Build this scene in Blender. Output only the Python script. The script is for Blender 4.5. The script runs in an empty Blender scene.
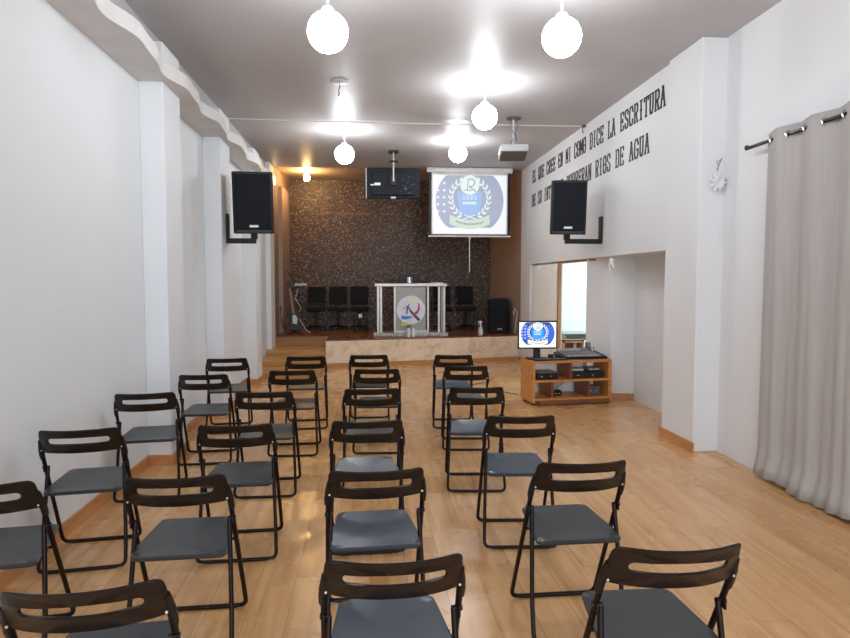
import bpy, bmesh, math, random
from mathutils import Vector, Matrix
random.seed(7)
S = bpy.context.scene
C = S.collection
PI = math.pi

# ---------------------------------------------------------------- camera, world, light, exposure
cam_d = bpy.data.cameras.new('camera')
cam_d.sensor_width = 36.0
cam_d.lens = 36.0 * 640.0 / 850.0
cam_d.clip_start = 0.02
cam = bpy.data.objects.new('camera', cam_d)
C.objects.link(cam)
cam.location = (0, 0, 1.54)
cam.rotation_euler = (math.radians(90 - 3.398), 0, math.radians(-5.037))
S.camera = cam
S.view_settings.view_transform = 'Standard'
S.view_settings.look = 'None'
S.view_settings.gamma = 1.0
S.view_settings.use_curve_mapping = False
S.view_settings.exposure = 0.58
GLOBE_E = 34.0
world = bpy.data.worlds.new('sky')
S.world = world
world.use_nodes = True
wb = world.node_tree.nodes['Background']
wb.inputs[0].default_value = (0.80, 0.90, 1.0, 1)
wb.inputs[1].default_value = 1.0

def area(name, loc, rot, sx, sy, power, col):
    l = bpy.data.lights.new(name, 'AREA')
    l.shape = 'RECTANGLE'; l.size = sx; l.size_y = sy; l.energy = power; l.color = col
    o = bpy.data.objects.new(name, l); C.objects.link(o)
    o.location = loc; o.rotation_euler = rot
    return o
# fill light added behind the camera, standing in for unseen daylight
area('rear_fill_light', (0.6, -2.9, 1.75), (math.radians(90), 0, 0), 4.2, 2.7, 130, (0.91, 0.96, 1.0))
# cool fill light added inside the side room seen through the doorway
area('side_room_fill_light', (4.6, 10.2, 2.9), (0, 0, 0), 1.2, 1.6, 75, (0.85, 0.97, 1.0))

# ---------------------------------------------------------------- materials
def newmat(name):
    m = bpy.data.materials.new(name); m.use_nodes = True
    nt = m.node_tree
    return m, nt, nt.nodes['Principled BSDF']
def N(nt, t, **kw):
    n = nt.nodes.new(t)
    for k, v in kw.items():
        if hasattr(n, k): setattr(n, k, v)
    return n
def ramp(nt, stops):
    r = nt.nodes.new('ShaderNodeValToRGB')
    e = r.color_ramp.elements
    while len(e) > 1: e.remove(e[-1])
    e[0].position = stops[0][0]; e[0].color = (*stops[0][1], 1)
    for p, c in stops[1:]:
        x = e.new(p); x.color = (*c, 1)
    return r
def mapping(nt, scale, src='Object'):
    tc = nt.nodes.new('ShaderNodeTexCoord'); mp = nt.nodes.new('ShaderNodeMapping')
    mp.inputs['Scale'].default_value = scale
    nt.links.new(tc.outputs[src], mp.inputs['Vector'])
    return mp
def mat(name, col, rough=0.5, metal=0.0, var=0.06, scale=8.0, bump=0.0, stretch=(1, 1, 1), coat=0.0, spec=0.5, trans=0.0):
    m, nt, b = newmat(name)
    mp = mapping(nt, tuple(scale * s for s in stretch))
    n = N(nt, 'ShaderNodeTexNoise'); n.inputs['Scale'].default_value = 1.0; n.inputs['Detail'].default_value = 4
    nt.links.new(mp.outputs[0], n.inputs['Vector'])
    lo = tuple(max(0, c * (1 - var)) for c in col); hi = tuple(min(1, c * (1 + var)) for c in col)
    r = ramp(nt, [(0.3, lo), (0.7, hi)])
    nt.links.new(n.outputs['Fac'], r.inputs[0]); nt.links.new(r.outputs[0], b.inputs['Base Color'])
    b.inputs['Roughness'].default_value = rough; b.inputs['Metallic'].default_value = metal
    b.inputs['Specular IOR Level'].default_value = spec
    if coat: b.inputs['Coat Weight'].default_value = coat; b.inputs['Coat Roughness'].default_value = 0.12
    if trans: b.inputs['Transmission Weight'].default_value = trans
    if bump:
        bp = N(nt, 'ShaderNodeBump'); bp.inputs['Strength'].default_value = bump; bp.inputs['Distance'].default_value = 0.01
        nt.links.new(n.outputs['Fac'], bp.inputs['Height']); nt.links.new(bp.outputs[0], b.inputs['Normal'])
    return m
def emis(name, col, e):
    m, nt, b = newmat(name)
    b.inputs['Base Color'].default_value = (*[c * 0.2 for c in col], 1)
    b.inputs['Roughness'].default_value = 0.4
    b.inputs['Emission Color'].default_value = (*col, 1); b.inputs['Emission Strength'].default_value = e
    return m

def wall_paint(name, col, dirt=(0.60, 0.56, 0.52)):
    m, nt, b = newmat(name)
    mp = mapping(nt, (1, 1, 1))
    n = N(nt, 'ShaderNodeTexNoise'); n.inputs['Scale'].default_value = 0.8; n.inputs['Detail'].default_value = 5
    n2 = N(nt, 'ShaderNodeTexNoise'); n2.inputs['Scale'].default_value = 9.0; n2.inputs['Detail'].default_value = 8; n2.inputs['Roughness'].default_value = 0.7
    for q in (n, n2): nt.links.new(mp.outputs[0], q.inputs['Vector'])
    r = ramp(nt, [(0.35, tuple(c * 0.965 for c in col)), (0.65, col)])
    nt.links.new(n.outputs['Fac'], r.inputs[0])
    r2 = ramp(nt, [(0.66, (0, 0, 0)), (0.82, (0.35, 0.35, 0.35))])
    nt.links.new(n2.outputs['Fac'], r2.inputs[0])
    mx = N(nt, 'ShaderNodeMix', data_type='RGBA')
    nt.links.new(r2.outputs[0], mx.inputs[0]); nt.links.new(r.outputs[0], mx.inputs[6]); mx.inputs[7].default_value = (*dirt, 1)
    nt.links.new(mx.outputs[2], b.inputs['Base Color'])
    b.inputs['Roughness'].default_value = 0.62
    bp = N(nt, 'ShaderNodeBump'); bp.inputs['Strength'].default_value = 0.12; bp.inputs['Distance'].default_value = 0.02
    nt.links.new(n2.outputs['Fac'], bp.inputs['Height']); nt.links.new(bp.outputs[0], b.inputs['Normal'])
    return m

def planks(name, c1, c2, c3, pw, pl, rough, coat=0.0, gap=(0.16, 0.08, 0.03)):
    m, nt, b = newmat(name)
    tc = N(nt, 'ShaderNodeTexCoord'); sep = N(nt, 'ShaderNodeSeparateXYZ'); com = N(nt, 'ShaderNodeCombineXYZ')
    nt.links.new(tc.outputs['Object'], sep.inputs[0])
    nt.links.new(sep.outputs['Y'], com.inputs['X']); nt.links.new(sep.outputs['X'], com.inputs['Y'])
    br = N(nt, 'ShaderNodeTexBrick'); br.offset = 0.37; br.offset_frequency = 2
    br.inputs['Scale'].default_value = 1.0; br.inputs['Brick Width'].default_value = pl; br.inputs['Row Height'].default_value = pw
    br.inputs['Mortar Size'].default_value = 0.0022; br.inputs['Mortar Smooth'].default_value = 0.2; br.inputs['Bias'].default_value = 0
    br.inputs['Color1'].default_value = (0, 0, 0, 1); br.inputs['Color2'].default_value = (1, 1, 1, 1); br.inputs['Mortar'].default_value = (0.5, 0.5, 0.5, 1)
    nt.links.new(com.outputs[0], br.inputs['Vector'])
    mp = N(nt, 'ShaderNodeMapping'); mp.inputs['Scale'].default_value = (1.2, 16, 1)
    nt.links.new(com.outputs[0], mp.inputs['Vector'])
    # shift the grain plank by plank
    add = N(nt, 'ShaderNodeVectorMath', operation='ADD'); sc = N(nt, 'ShaderNodeVectorMath', operation='SCALE'); sc.inputs[3].default_value = 7.0
    nt.links.new(br.outputs['Color'], sc.inputs[0]); nt.links.new(mp.outputs[0], add.inputs[0]); nt.links.new(sc.outputs[0], add.inputs[1])
    n = N(nt, 'ShaderNodeTexNoise'); n.inputs['Scale'].default_value = 1.0; n.inputs['Detail'].default_value = 6; n.inputs['Distortion'].default_value = 0.8
    nt.links.new(add.outputs[0], n.inputs['Vector'])
    r = ramp(nt, [(0.28, c1), (0.52, c2), (0.75, c3)])
    # mix of plank tone and grain
    ma = N(nt, 'ShaderNodeMath', operation='MULTIPLY'); ma.inputs[1].default_value = 0.16
    sp = N(nt, 'ShaderNodeSeparateColor'); nt.links.new(br.outputs['Color'], sp.inputs[0])
    nt.links.new(sp.outputs[0], ma.inputs[0])
    mb = N(nt, 'ShaderNodeMath', operation='ADD'); nt.links.new(ma.outputs[0], mb.inputs[0]); nt.links.new(n.outputs['Fac'], mb.inputs[1])
    mc = N(nt, 'ShaderNodeMath', operation='SUBTRACT'); mc.inputs[1].default_value = 0.08
    nt.links.new(mb.outputs[0], mc.inputs[0]); nt.links.new(mc.outputs[0], r.inputs[0])
    mx = N(nt, 'ShaderNodeMix', data_type='RGBA')
    gm = N(nt, 'ShaderNodeMath', operation='MULTIPLY'); gm.inputs[1].default_value = 0.55
    nt.links.new(br.outputs['Fac'], gm.inputs[0])
    nt.links.new(gm.outputs[0], mx.inputs[0]); nt.links.new(r.outputs[0], mx.inputs[6]); mx.inputs[7].default_value = (*gap, 1)
    nt.links.new(mx.outputs[2], b.inputs['Base Color'])
    n3 = N(nt, 'ShaderNodeTexNoise'); n3.inputs['Scale'].default_value = 1.6; n3.inputs['Detail'].default_value = 3
    nt.links.new(com.outputs[0], n3.inputs['Vector'])
    rr = ramp(nt, [(0.3, (rough * 0.8,) * 3), (0.7, (rough * 1.25,) * 3)])
    nt.links.new(n3.outputs['Fac'], rr.inputs[0]); nt.links.new(rr.outputs[0], b.inputs['Roughness'])
    if coat: b.inputs['Coat Weight'].default_value = coat; b.inputs['Coat Roughness'].default_value = 0.15
    return m

def wood(name, c1, c2, rough=0.4, axis=0, scale=3.0):
    m, nt, b = newmat(name)
    s = [14 * scale / 3] * 3; s[axis] = 1.4
    mp = mapping(nt, tuple(s))
    n = N(nt, 'ShaderNodeTexNoise'); n.inputs['Scale'].default_value = 1.0; n.inputs['Detail'].default_value = 5; n.inputs['Distortion'].default_value = 0.6
    nt.links.new(mp.outputs[0], n.inputs['Vector'])
    r = ramp(nt, [(0.3, c1), (0.7, c2)])
    nt.links.new(n.outputs['Fac'], r.inputs[0]); nt.links.new(r.outputs[0], b.inputs['Base Color'])
    b.inputs['Roughness'].default_value = rough
    return m

M = {}
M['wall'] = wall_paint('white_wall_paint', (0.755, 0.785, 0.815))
M['wall_r'] = wall_paint('white_wall_paint_warm', (0.755, 0.765, 0.79))
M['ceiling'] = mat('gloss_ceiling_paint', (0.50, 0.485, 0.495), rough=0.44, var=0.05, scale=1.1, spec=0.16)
M['stage_ceiling'] = mat('cream_stage_ceiling_paint', (0.50, 0.40, 0.31), rough=0.5, scale=1.5)
M['cornice'] = mat('white_plaster_cornice', (0.66, 0.65, 0.645), rough=0.6, var=0.05, scale=5)
M['floor'] = planks('oak_laminate_planks', (0.52, 0.26, 0.095), (0.66, 0.37, 0.155), (0.74, 0.45, 0.21), 0.19, 1.25, 0.27, coat=0.15)
M['stage_floor'] = planks('red_brown_stage_planks', (0.13, 0.045, 0.022), (0.20, 0.075, 0.035), (0.27, 0.11, 0.05), 0.14, 1.2, 0.3)
M['step'] = wood('oak_step_boards', (0.42, 0.21, 0.06), (0.56, 0.31, 0.11), 0.35, 0)
M['riser'] = wood('brown_riser_board', (0.27, 0.12, 0.045), (0.36, 0.17, 0.06), 0.4, 0)
M['skirt'] = wood('orange_brown_skirting', (0.45, 0.19, 0.065), (0.60, 0.28, 0.11), 0.35, 1)
M['brown_wall'] = mat('brown_side_paint', (0.26, 0.175, 0.135), rough=0.55, var=0.08, scale=2)
M['brown_light'] = mat('light_brown_pilaster_paint', (0.33, 0.235, 0.185), rough=0.55, var=0.08, scale=2)

# pebble-dash back wall
m, nt, b = newmat('dark_speckled_mosaic')
mp = mapping(nt, (1, 1, 1))
v = N(nt, 'ShaderNodeTexVoronoi'); v.inputs['Scale'].default_value = 50.0
nt.links.new(mp.outputs[0], v.inputs['Vector'])
sp = N(nt, 'ShaderNodeSeparateColor'); nt.links.new(v.outputs['Color'], sp.inputs[0])
r = ramp(nt, [(0.0, (0.026, 0.014, 0.010)), (0.45, (0.048, 0.027, 0.018)), (0.62, (0.095, 0.055, 0.036)), (0.80, (0.17, 0.105, 0.066)), (0.93, (0.34, 0.235, 0.15))])
r.color_ramp.interpolation = 'CONSTANT'
nt.links.new(sp.outputs[0], r.inputs[0]); nt.links.new(r.outputs[0], b.inputs['Base Color'])
b.inputs['Roughness'].default_value = 0.5
M['mosaic'] = m
# stained beige stage face
m, nt, b = newmat('stained_beige_stone')
mp = mapping(nt, (1, 1, 1))
n = N(nt, 'ShaderNodeTexNoise'); n.inputs['Scale'].default_value = 3.2; n.inputs['Detail'].default_value = 9; n.inputs['Roughness'].default_value = 0.72; n.inputs['Distortion'].default_value = 1.2
nt.links.new(mp.outputs[0], n.inputs['Vector'])
r = ramp(nt, [(0.30, (0.45, 0.33, 0.16)), (0.42, (0.68, 0.54, 0.36)), (0.52, (0.84, 0.68, 0.51)), (0.70, (0.86, 0.71, 0.57))])
nt.links.new(n.outputs['Fac'], r.inputs[0]); nt.links.new(r.outputs[0], b.inputs['Base Color'])
b.inputs['Roughness'].default_value = 0.35
M['stage_face'] = m

M['frame'] = mat('black_brown_tube', (0.009, 0.004, 0.004), rough=0.4, spec=0.2)
M['back'] = mat('black_brown_plastic', (0.009, 0.006, 0.0055), rough=0.36, spec=0.4, scale=20)
M['seat'] = mat('charcoal_seat_plastic', (0.024, 0.028, 0.032), rough=0.33, scale=60, bump=0.05, spec=0.6)
M['seat_sheen'] = mat('charcoal_seat_painted_sheen', (0.026, 0.042, 0.066), rough=0.30, scale=60, bump=0.05, spec=0.6)  # same charcoal plastic, with the bluish sheen of the lights put into its colour
M['glide'] = mat('grey_plastic_glide', (0.30, 0.28, 0.26), rough=0.5)
M['screw'] = mat('steel_screw', (0.7, 0.7, 0.7), rough=0.3, metal=0.9)
M['black'] = mat('black_plastic', (0.010, 0.010, 0.013), rough=0.45, spec=0.35)
M['black_gloss'] = mat('gloss_black_plastic', (0.014, 0.014, 0.017), rough=0.2)
M['grille'] = mat('dark_speaker_grille', (0.005, 0.007, 0.012), rough=0.6, spec=0.18, scale=120, var=0.4, bump=0.3)
M['tvback'] = mat('navy_black_tv_back', (0.005, 0.007, 0.013), rough=0.55, spec=0.2, scale=20)
M['silver'] = mat('brushed_aluminium', (0.42, 0.40, 0.39), rough=0.35, metal=0.7, scale=30, stretch=(1, 1, 0.1))
M['white_metal'] = mat('white_enamel', (0.8, 0.8, 0.8), rough=0.35)
M['grey'] = mat('grey_plastic', (0.22, 0.22, 0.23), rough=0.45)
M['lgrey'] = mat('light_grey_plastic', (0.55, 0.54, 0.55), rough=0.4)
M['dgrey'] = mat('dark_grey_plastic', (0.10, 0.10, 0.11), rough=0.45)
M['cab'] = wood('orange_cabinet_veneer', (0.50, 0.19, 0.045), (0.64, 0.29, 0.08), 0.35, 0)
M['cab_dark'] = wood('red_brown_wood_and_shade', (0.17, 0.055, 0.025), (0.24, 0.085, 0.04), 0.4, 2)  # dark wood; on the cabinet dividers it stands in for shade
M['curtain'] = mat('grey_curtain_linen', (0.43, 0.41, 0.40), rough=0.85, scale=30, var=0.05, stretch=(1, 1, 0.06), bump=0.1)
M['cloth'] = mat('white_cloth', (0.90, 0.91, 0.89), rough=0.85, scale=8, var=0.04)
M['ceramic'] = mat('white_ceramic', (0.85, 0.84, 0.80), rough=0.2)
M['yellow'] = mat('yellow_petals', (0.75, 0.68, 0.18), rough=0.6, scale=30, var=0.2)
M['leaf'] = mat('dark_green_leaves', (0.05, 0.10, 0.03), rough=0.5, scale=30, var=0.3)
M['text'] = mat('black_vinyl_letter', (0.02, 0.02, 0.022), rough=0.5)
M['label'] = mat('pale_label', (0.75, 0.75, 0.76), rough=0.4)
M['marble'] = mat('grey_marble', (0.42, 0.38, 0.36), rough=0.25, scale=12, var=0.4)
M['frosted'] = mat('grey_green_frosted_panel', (0.30, 0.31, 0.28), rough=0.3, scale=6, var=0.05)
M['disc'] = mat('pale_lilac_disc', (0.70, 0.70, 0.80), rough=0.4)
M['red'] = mat('red_paint', (0.45, 0.04, 0.09), rough=0.4)
M['purple'] = mat('deep_violet_paint', (0.05, 0.03, 0.16), rough=0.4)
M['blue'] = mat('blue_paint', (0.03, 0.25, 0.60), rough=0.4)
M['cream'] = mat('cream_paint', (0.75, 0.73, 0.50), rough=0.4)
M['cyan_wall'] = mat('pale_cyan_wall_paint', (0.74, 0.84, 0.85), rough=0.6, scale=1.5, var=0.04)
M['door_wood'] = wood('orange_door_frame', (0.35, 0.17, 0.08), (0.46, 0.24, 0.12), 0.4, 2)
M['table_top'] = mat('grey_green_glass_top', (0.06, 0.10, 0.10), rough=0.15)
M['globe'] = emis('lit_opal_globe', (0.93, 0.97, 1.0), GLOBE_E)
M['warm'] = emis('warm_bulb', (1.0, 0.60, 0.24), 190.0)
M['warm_panel'] = emis('warm_lit_panel', (1.0, 0.75, 0.42), 14.0)
M['bottle'] = mat('clear_bottle_plastic', (0.55, 0.68, 0.72), rough=0.15)
M['guitar'] = mat('dark_guitar_lacquer', (0.008, 0.006, 0.006), rough=0.4, spec=0.3)
M['cable_white'] = mat('white_cable', (0.75, 0.75, 0.73), rough=0.5)
M['mesh_fabric'] = mat('dark_mesh_fabric', (0.014, 0.014, 0.018), rough=0.8, spec=0.2, scale=60, var=0.3)
M['chrome'] = mat('chrome', (0.7, 0.7, 0.7), rough=0.15, metal=1.0)
M['tape'] = mat('faded_adhesive_strip', (0.15, 0.10, 0.08), rough=0.6, scale=25, var=0.4)
M['yellow_wood'] = wood('pale_orange_box_wood', (0.70, 0.38, 0.18), (0.80, 0.47, 0.25), 0.4, 0)

# ---------------------------------------------------------------- mesh helpers
class MB:
    def __init__(s): s.b = bmesh.new()
    def _new(s, fn):
        n0 = set(s.b.verts); fn(); return [v for v in s.b.verts if v not in n0]
    def box(s, c, d, rot=None, bev=0.0, seg=2):
        r = bmesh.ops.create_cube(s.b, size=1.0); vs = r['verts']
        bmesh.ops.scale(s.b, vec=d, verts=vs)
        if bev:
            es = list({e for v in vs for e in v.link_edges})
            rr = bmesh.ops.bevel(s.b, geom=es, offset=min(bev, min(d) * 0.49), segments=seg, affect='EDGES', profile=0.5)
            vs = list({v for f in rr['faces'] for v in f.verts} | {v for v in vs if v.is_valid})
            # grab the whole island
            seen = set(vs); st = list(vs)
            while st:
                v = st.pop()
                for e in v.link_edges:
                    o = e.other_vert(v)
                    if o not in seen: seen.add(o); st.append(o)
            vs = list(seen)
        if rot: bmesh.ops.rotate(s.b, cent=(0, 0, 0), matrix=rot, verts=vs)
        bmesh.ops.translate(s.b, vec=c, verts=vs)
        return s
    def cyl(s, p0, p1, r0, r1=None, n=16, caps=True):
        r1 = r0 if r1 is None else r1
        p0 = Vector(p0); p1 = Vector(p1); d = p1 - p0
        q = d.to_track_quat('Z', 'Y').to_matrix()
        a = []; b2 = []
        for i in range(n):
            t = 2 * PI * i / n; w = q @ Vector((math.cos(t), math.sin(t), 0))
            a.append(s.b.verts.new(p0 + w * r0)); b2.append(s.b.verts.new(p1 + w * r1))
        for i in range(n):
            j = (i + 1) % n; s.b.faces.new((a[i], a[j], b2[j], b2[i]))
        if caps: s.b.faces.new(a[::-1]); s.b.faces.new(b2)
        return s
    def tube(s, pts, r, n=10, rads=None):
        P = [Vector(p) for p in pts]; m = len(P)
        T = []
        for i in range(m):
            t = (P[min(i + 1, m - 1)] - P[max(i - 1, 0)]).normalized(); T.append(t)
        up = Vector((0, 0, 1)) if abs(T[0].z) < 0.9 else Vector((0, 1, 0))
        nrm = (up - T[0] * up.dot(T[0])).normalized()
        rings = []
        for i in range(m):
            nrm = (nrm - T[i] * nrm.dot(T[i]))
            if nrm.length < 1e-6: nrm = T[i].orthogonal()
            nrm.normalize(); bi = T[i].cross(nrm)
            rr = rads[i] if rads else r
            rings.append([s.b.verts.new(P[i] + (nrm * math.cos(2 * PI * k / n) + bi * math.sin(2 * PI * k / n)) * rr) for k in range(n)])
        for i in range(m - 1):
            for k in range(n):
                j = (k + 1) % n
                s.b.faces.new((rings[i][k], rings[i][j], rings[i + 1][j], rings[i + 1][k]))
        s.b.faces.new(rings[0][::-1]); s.b.faces.new(rings[-1])
        return s
    def lathe(s, prof, c=(0, 0, 0), n=24):
        c = Vector(c); rings = []
        for r, z in prof:
            if r < 1e-5: rings.append([s.b.verts.new(c + Vector((0, 0, z)))])
            else: rings.append([s.b.verts.new(c + Vector((r * math.cos(2 * PI * k / n), r * math.sin(2 * PI * k / n), z))) for k in range(n)])
        for a, b2 in zip(rings, rings[1:]):
            for k in range(n):
                j = (k + 1) % n
                if len(a) == 1 and len(b2) == 1: continue
                if len(a) == 1: s.b.faces.new((a[0], b2[k], b2[j]))
                elif len(b2) == 1: s.b.faces.new((a[k], a[j], b2[0]))
                else: s.b.faces.new((a[k], a[j], b2[j], b2[k]))
        return s
    def prism(s, poly, f0, f1):
        """poly: 2-D points; f0, f1 map a 2-D point to its two 3-D positions."""
        a = [s.b.verts.new(f0(*p)) for p in poly]; c = [s.b.verts.new(f1(*p)) for p in poly]
        n = len(poly)
        s.b.faces.new(a[::-1]); s.b.faces.new(c)
        for i in range(n):
            j = (i + 1) % n; s.b.faces.new((a[i], a[j], c[j], c[i]))
        return s
    def done(s, name, m, parent=None, smooth=False, tagd=None, bevel=0.0):
        bmesh.ops.recalc_face_normals(s.b, faces=s.b.faces)
        me = bpy.data.meshes.new(name); s.b.to_mesh(me); s.b.free()
        me.materials.append(m)
        if smooth:
            for p in me.polygons: p.use_smooth = True
        o = bpy.data.objects.new(name, me); C.objects.link(o)
        if parent: o.parent = parent
        if bevel:
            md = o.modifiers.new('bevel', 'BEVEL'); md.width = bevel; md.segments = 2; md.limit_method = 'ANGLE'
        if smooth:
            try: me.set_sharp_from_angle(angle=math.radians(40))
            except Exception: pass
        return o
def tag(o, label=None, cat=None, group=None, kind=None):
    if label: o['label'] = label
    if cat: o['category'] = cat
    if group: o['group'] = group
    if kind: o['kind'] = kind
    return o
def thing(name, label, cat, loc, rz=0.0, group=None):
    o = bpy.data.objects.new(name, None); C.objects.link(o)
    o.empty_display_size = 0.1
    o.location = loc; o.rotation_euler = (0, 0, rz)
    return tag(o, label, cat, group)
def struct(name, mb, m, smooth=False, bevel=0.0):
    return tag(mb.done(name, m, None, smooth, bevel=bevel), kind='structure')
def quadbox(mb, p, z0, z1):
    """vertical prism over a plan polygon"""
    return mb.prism(p, lambda x, y: (x, y, z0), lambda x, y: (x, y, z1))
def copy_tree(o, parent=None):
    c = o.copy(); C.objects.link(c); c.parent = parent
    for ch in list(o.children): copy_tree(ch, c)
    return c
def arc_path(pts, r, n=5):
    """polyline with rounded corners"""
    P = [Vector(p) for p in pts]; out = [P[0]]
    for i in range(1, len(P) - 1):
        a = (P[i - 1] - P[i]); c = (P[i + 1] - P[i])
        rr = min(r, a.length * 0.45, c.length * 0.45)
        A = P[i] + a.normalized() * rr; B = P[i] + c.normalized() * rr
        for k in range(n + 1):
            t = k / n
            out.append(A * (1 - t) ** 2 + P[i] * 2 * t * (1 - t) + B * t * t)
    out.append(P[-1]); return out

# ---------------------------------------------------------------- the setting
ZC = 3.66
XL, XR = -1.84, 2.95
Y0, Y1 = -3.0, 12.25
struct('floor', quadbox(MB(), [(-2.2, Y0 - .4), (6.2, Y0 - .4), (6.2, 13.0), (-2.2, 13.0)], -0.12, 0.0), M['floor'])
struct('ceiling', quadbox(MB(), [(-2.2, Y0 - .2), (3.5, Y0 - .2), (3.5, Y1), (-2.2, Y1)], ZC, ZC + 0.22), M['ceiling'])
struct('ceiling_stage', quadbox(MB(), [(-2.2, Y1), (3.5, Y1), (3.5, 14.6), (-2.2, 14.6)], ZC + 0.085, ZC + 0.22), M['stage_ceiling'])
# left wall with its pilasters
struct('wall_left', quadbox(MB(), [(-2.1, Y0), (XL, Y0), (XL, Y1), (-2.1, Y1)], 0, ZC), M['wall'])
PIL = [(2.0, 2.45), (5.45, 5.92), (7.45, 7.95), (9.6, 10.05), (11.75, 12.23)]
PX = XL + 0.19
for i, (a, c) in enumerate(PIL):
    struct('trim_%d' % (i + 1), quadbox(MB(), [(XL, a), (PX if i < 4 else XL + .09, a), (PX if i < 4 else XL + .09, c), (XL, c)], 0.0 if i < 4 else 0.0, 3.47 if i < 4 else ZC), M['wall'], bevel=0.006)
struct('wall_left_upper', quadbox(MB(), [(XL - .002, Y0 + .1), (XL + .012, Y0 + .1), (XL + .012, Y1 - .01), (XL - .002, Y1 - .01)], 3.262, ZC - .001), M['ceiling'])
# wavy light cove shelf under the ceiling
def cove(y): return -1.545 + 0.034 * math.sin(2 * PI * (y - 4.36) / 1.15) + 0.012 * math.sin(4 * PI * (y - 4.30) / 1.15)
ys = [-2.98 + i * 0.05 for i in range(int((11.0 + 2.98) / 0.05))]
mb = MB()
top = []
for y in ys:
    x = cove(y)
    top.append([mb.b.verts.new(q) for q in ((XL, y, 3.15), (x, y, 3.15), (x, y, 3.262), (XL, y, 3.262))])
for a, c in zip(top, top[1:]):
    for k in range(4): mb.b.faces.new((a[k], a[(k + 1) % 4], c[(k + 1) % 4], c[k]))
mb.b.faces.new(top[0]); mb.b.faces.new(top[-1][::-1])
struct('trim_cove_shelf', mb, M['cornice'])
# skirting, left
mb = MB(); sk = 0.016
edge = [(XL, -3)]
for a, c in PIL[:4]: edge += [(XL, a), (PX, a), (PX, c), (XL, c)]
edge.append((XL, 10.45))
def offs(i):
    x, y = edge[i]
    return (x + sk, y - sk if (i % 4 in (1, 2) and i not in (0,)) else y + sk if i % 4 in (3, 0) and i else y)
for i in range(len(edge) - 1):
    quadbox(mb, [edge[i], offs(i), offs(i + 1), edge[i + 1]], 0.0, 0.09)
struct('baseboard_left', mb, M['skirt'])

# right wall: near part, pillar, upper lettered wall over the recess
struct('wall_right', quadbox(MB(), [(3.13, Y0), (3.4, Y0), (3.4, 5.47), (3.13, 5.47)], 0, ZC), M['wall_r'])
struct('wall_right_pillar', quadbox(MB(), [(2.90, 5.45), (3.55, 5.45), (3.55, 6.08), (2.90, 6.08)], 0, ZC), M['wall_r'], bevel=0.012)
struct('wall_right_upper', quadbox(MB(), [(XR, 6.08), (3.45, 6.08), (3.45, Y1), (XR, Y1)], 1.845, ZC), M['wall_r'])
struct('wall_recess', quadbox(MB(), [(3.41, 6.08), (3.6, 6.08), (3.6, 8.0), (3.41, 8.0)], 0, 1.845), M['wall_r'])
struct('wall_recess_end', quadbox(MB(), [(3.12, 8.02), (3.41, 7.95), (3.6, 7.95), (3.6, 8.75), (3.0, 8.62)], 0, 1.845), M['wall_r'])
struct('baseboard_right', quadbox(MB(), [(2.90 - sk, 5.43), (2.90, 5.43), (2.90, 6.10), (2.90 - sk, 6.10)], 0, 0.09), M['skirt'])
struct('baseboard_recess', quadbox(MB(), [(3.12, 8.02), (3.41, 7.95), (3.41, 7.934), (3.11, 8.004), (2.985, 8.62), (3.0, 8.62)], 0, 0.085), M['skirt'])
# end pier by the stage
struct('wall_right_end', quadbox(MB(), [(XR, 11.55), (3.45, 11.55), (3.45, 12.25), (XR, 12.25)], 0, 1.845), M['wall_r'])
# cracked plaster foot where wall meets floor beside the curtain
# doorway frame
mb = MB()
mb.box((2.995, 9.87, 0.92), (0.05, 0.06, 1.84), bev=0.006)
mb.box((3.05, 9.15, 1.828), (0.08, 1.50, 0.03), bev=0.006)
struct('door_1', mb, M['door_wood'])
# side room seen through the doorway
struct('wall_side_room', quadbox(MB(), [(3.0, 12.6), (6.2, 12.6), (6.2, 12.8), (3.6, 12.8)], 0, 3.1), M['cyan_wall'])
struct('wall_side_room_right', quadbox(MB(), [(6.0, 8.2), (6.2, 8.2), (6.2, 12.6), (6.0, 12.6)], 0, 3.1), M['cyan_wall'])
struct('wall_side_room_left', quadbox(MB(), [(3.02, 9.92), (3.06, 9.92), (3.06, 12.6), (3.02, 12.6)], 0, 3.1), M['cyan_wall'])
struct('wall_side_room_near', quadbox(MB(), [(3.6, 8.1), (6.2, 8.1), (6.2, 8.25), (3.6, 8.25)], 0, 3.1), M['cyan_wall'])
struct('ceiling_side_room', quadbox(MB(), [(3.46, 8.1), (6.2, 8.1), (6.2, 12.8), (3.46, 12.8)], 3.1, 3.2), M['cyan_wall'])

# unseen wall behind the camera; its wide opening added to let light in
mb = MB()
mb.box((-1.75, Y0, 1.83), (0.5, 0.2, 3.66)); mb.box((2.95, Y0, 1.83), (0.6, 0.2, 3.66)); mb.box((0.6, Y0, 3.42), (4.3, 0.2, 0.5))
struct('wall_rear', mb, M['wall'])

# stage
ZS = 0.49
front = [(-0.76, 11.42), (0.2, 11.6), (1.33, 11.83), (2.12, 12.0), (2.949, 12.2)]
mb = MB()
quadbox(mb, front + [(2.949, 14.30), (-1.9, 14.30), (-1.9, 12.26), (-0.76, 12.26)], 0.0, ZS - 0.02)
struct('stage', mb, M['stage_face'])
mb = MB(); quadbox(mb, [(x, y + 0.03) for x, y in front] + [(2.949, 14.28), (-1.83, 14.28), (-1.83, 12.24), (-0.74, 12.24)], ZS - 0.021, ZS)
struct('floor_stage', mb, M['stage_floor'])
mb = MB()
fo = [(x, y - 0.014) for x, y in front]
for i in range(len(front) - 1): quadbox(mb, [front[i], front[i + 1], fo[i + 1], fo[i]], 0.0, 0.075)
struct('baseboard_stage', mb, M['skirt'])
mb = MB(); mb.box((-1.29, 12.245, 0.39), (1.06, 0.03, 0.196)); struct('trim_stage_riser', mb, M['riser'])
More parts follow.
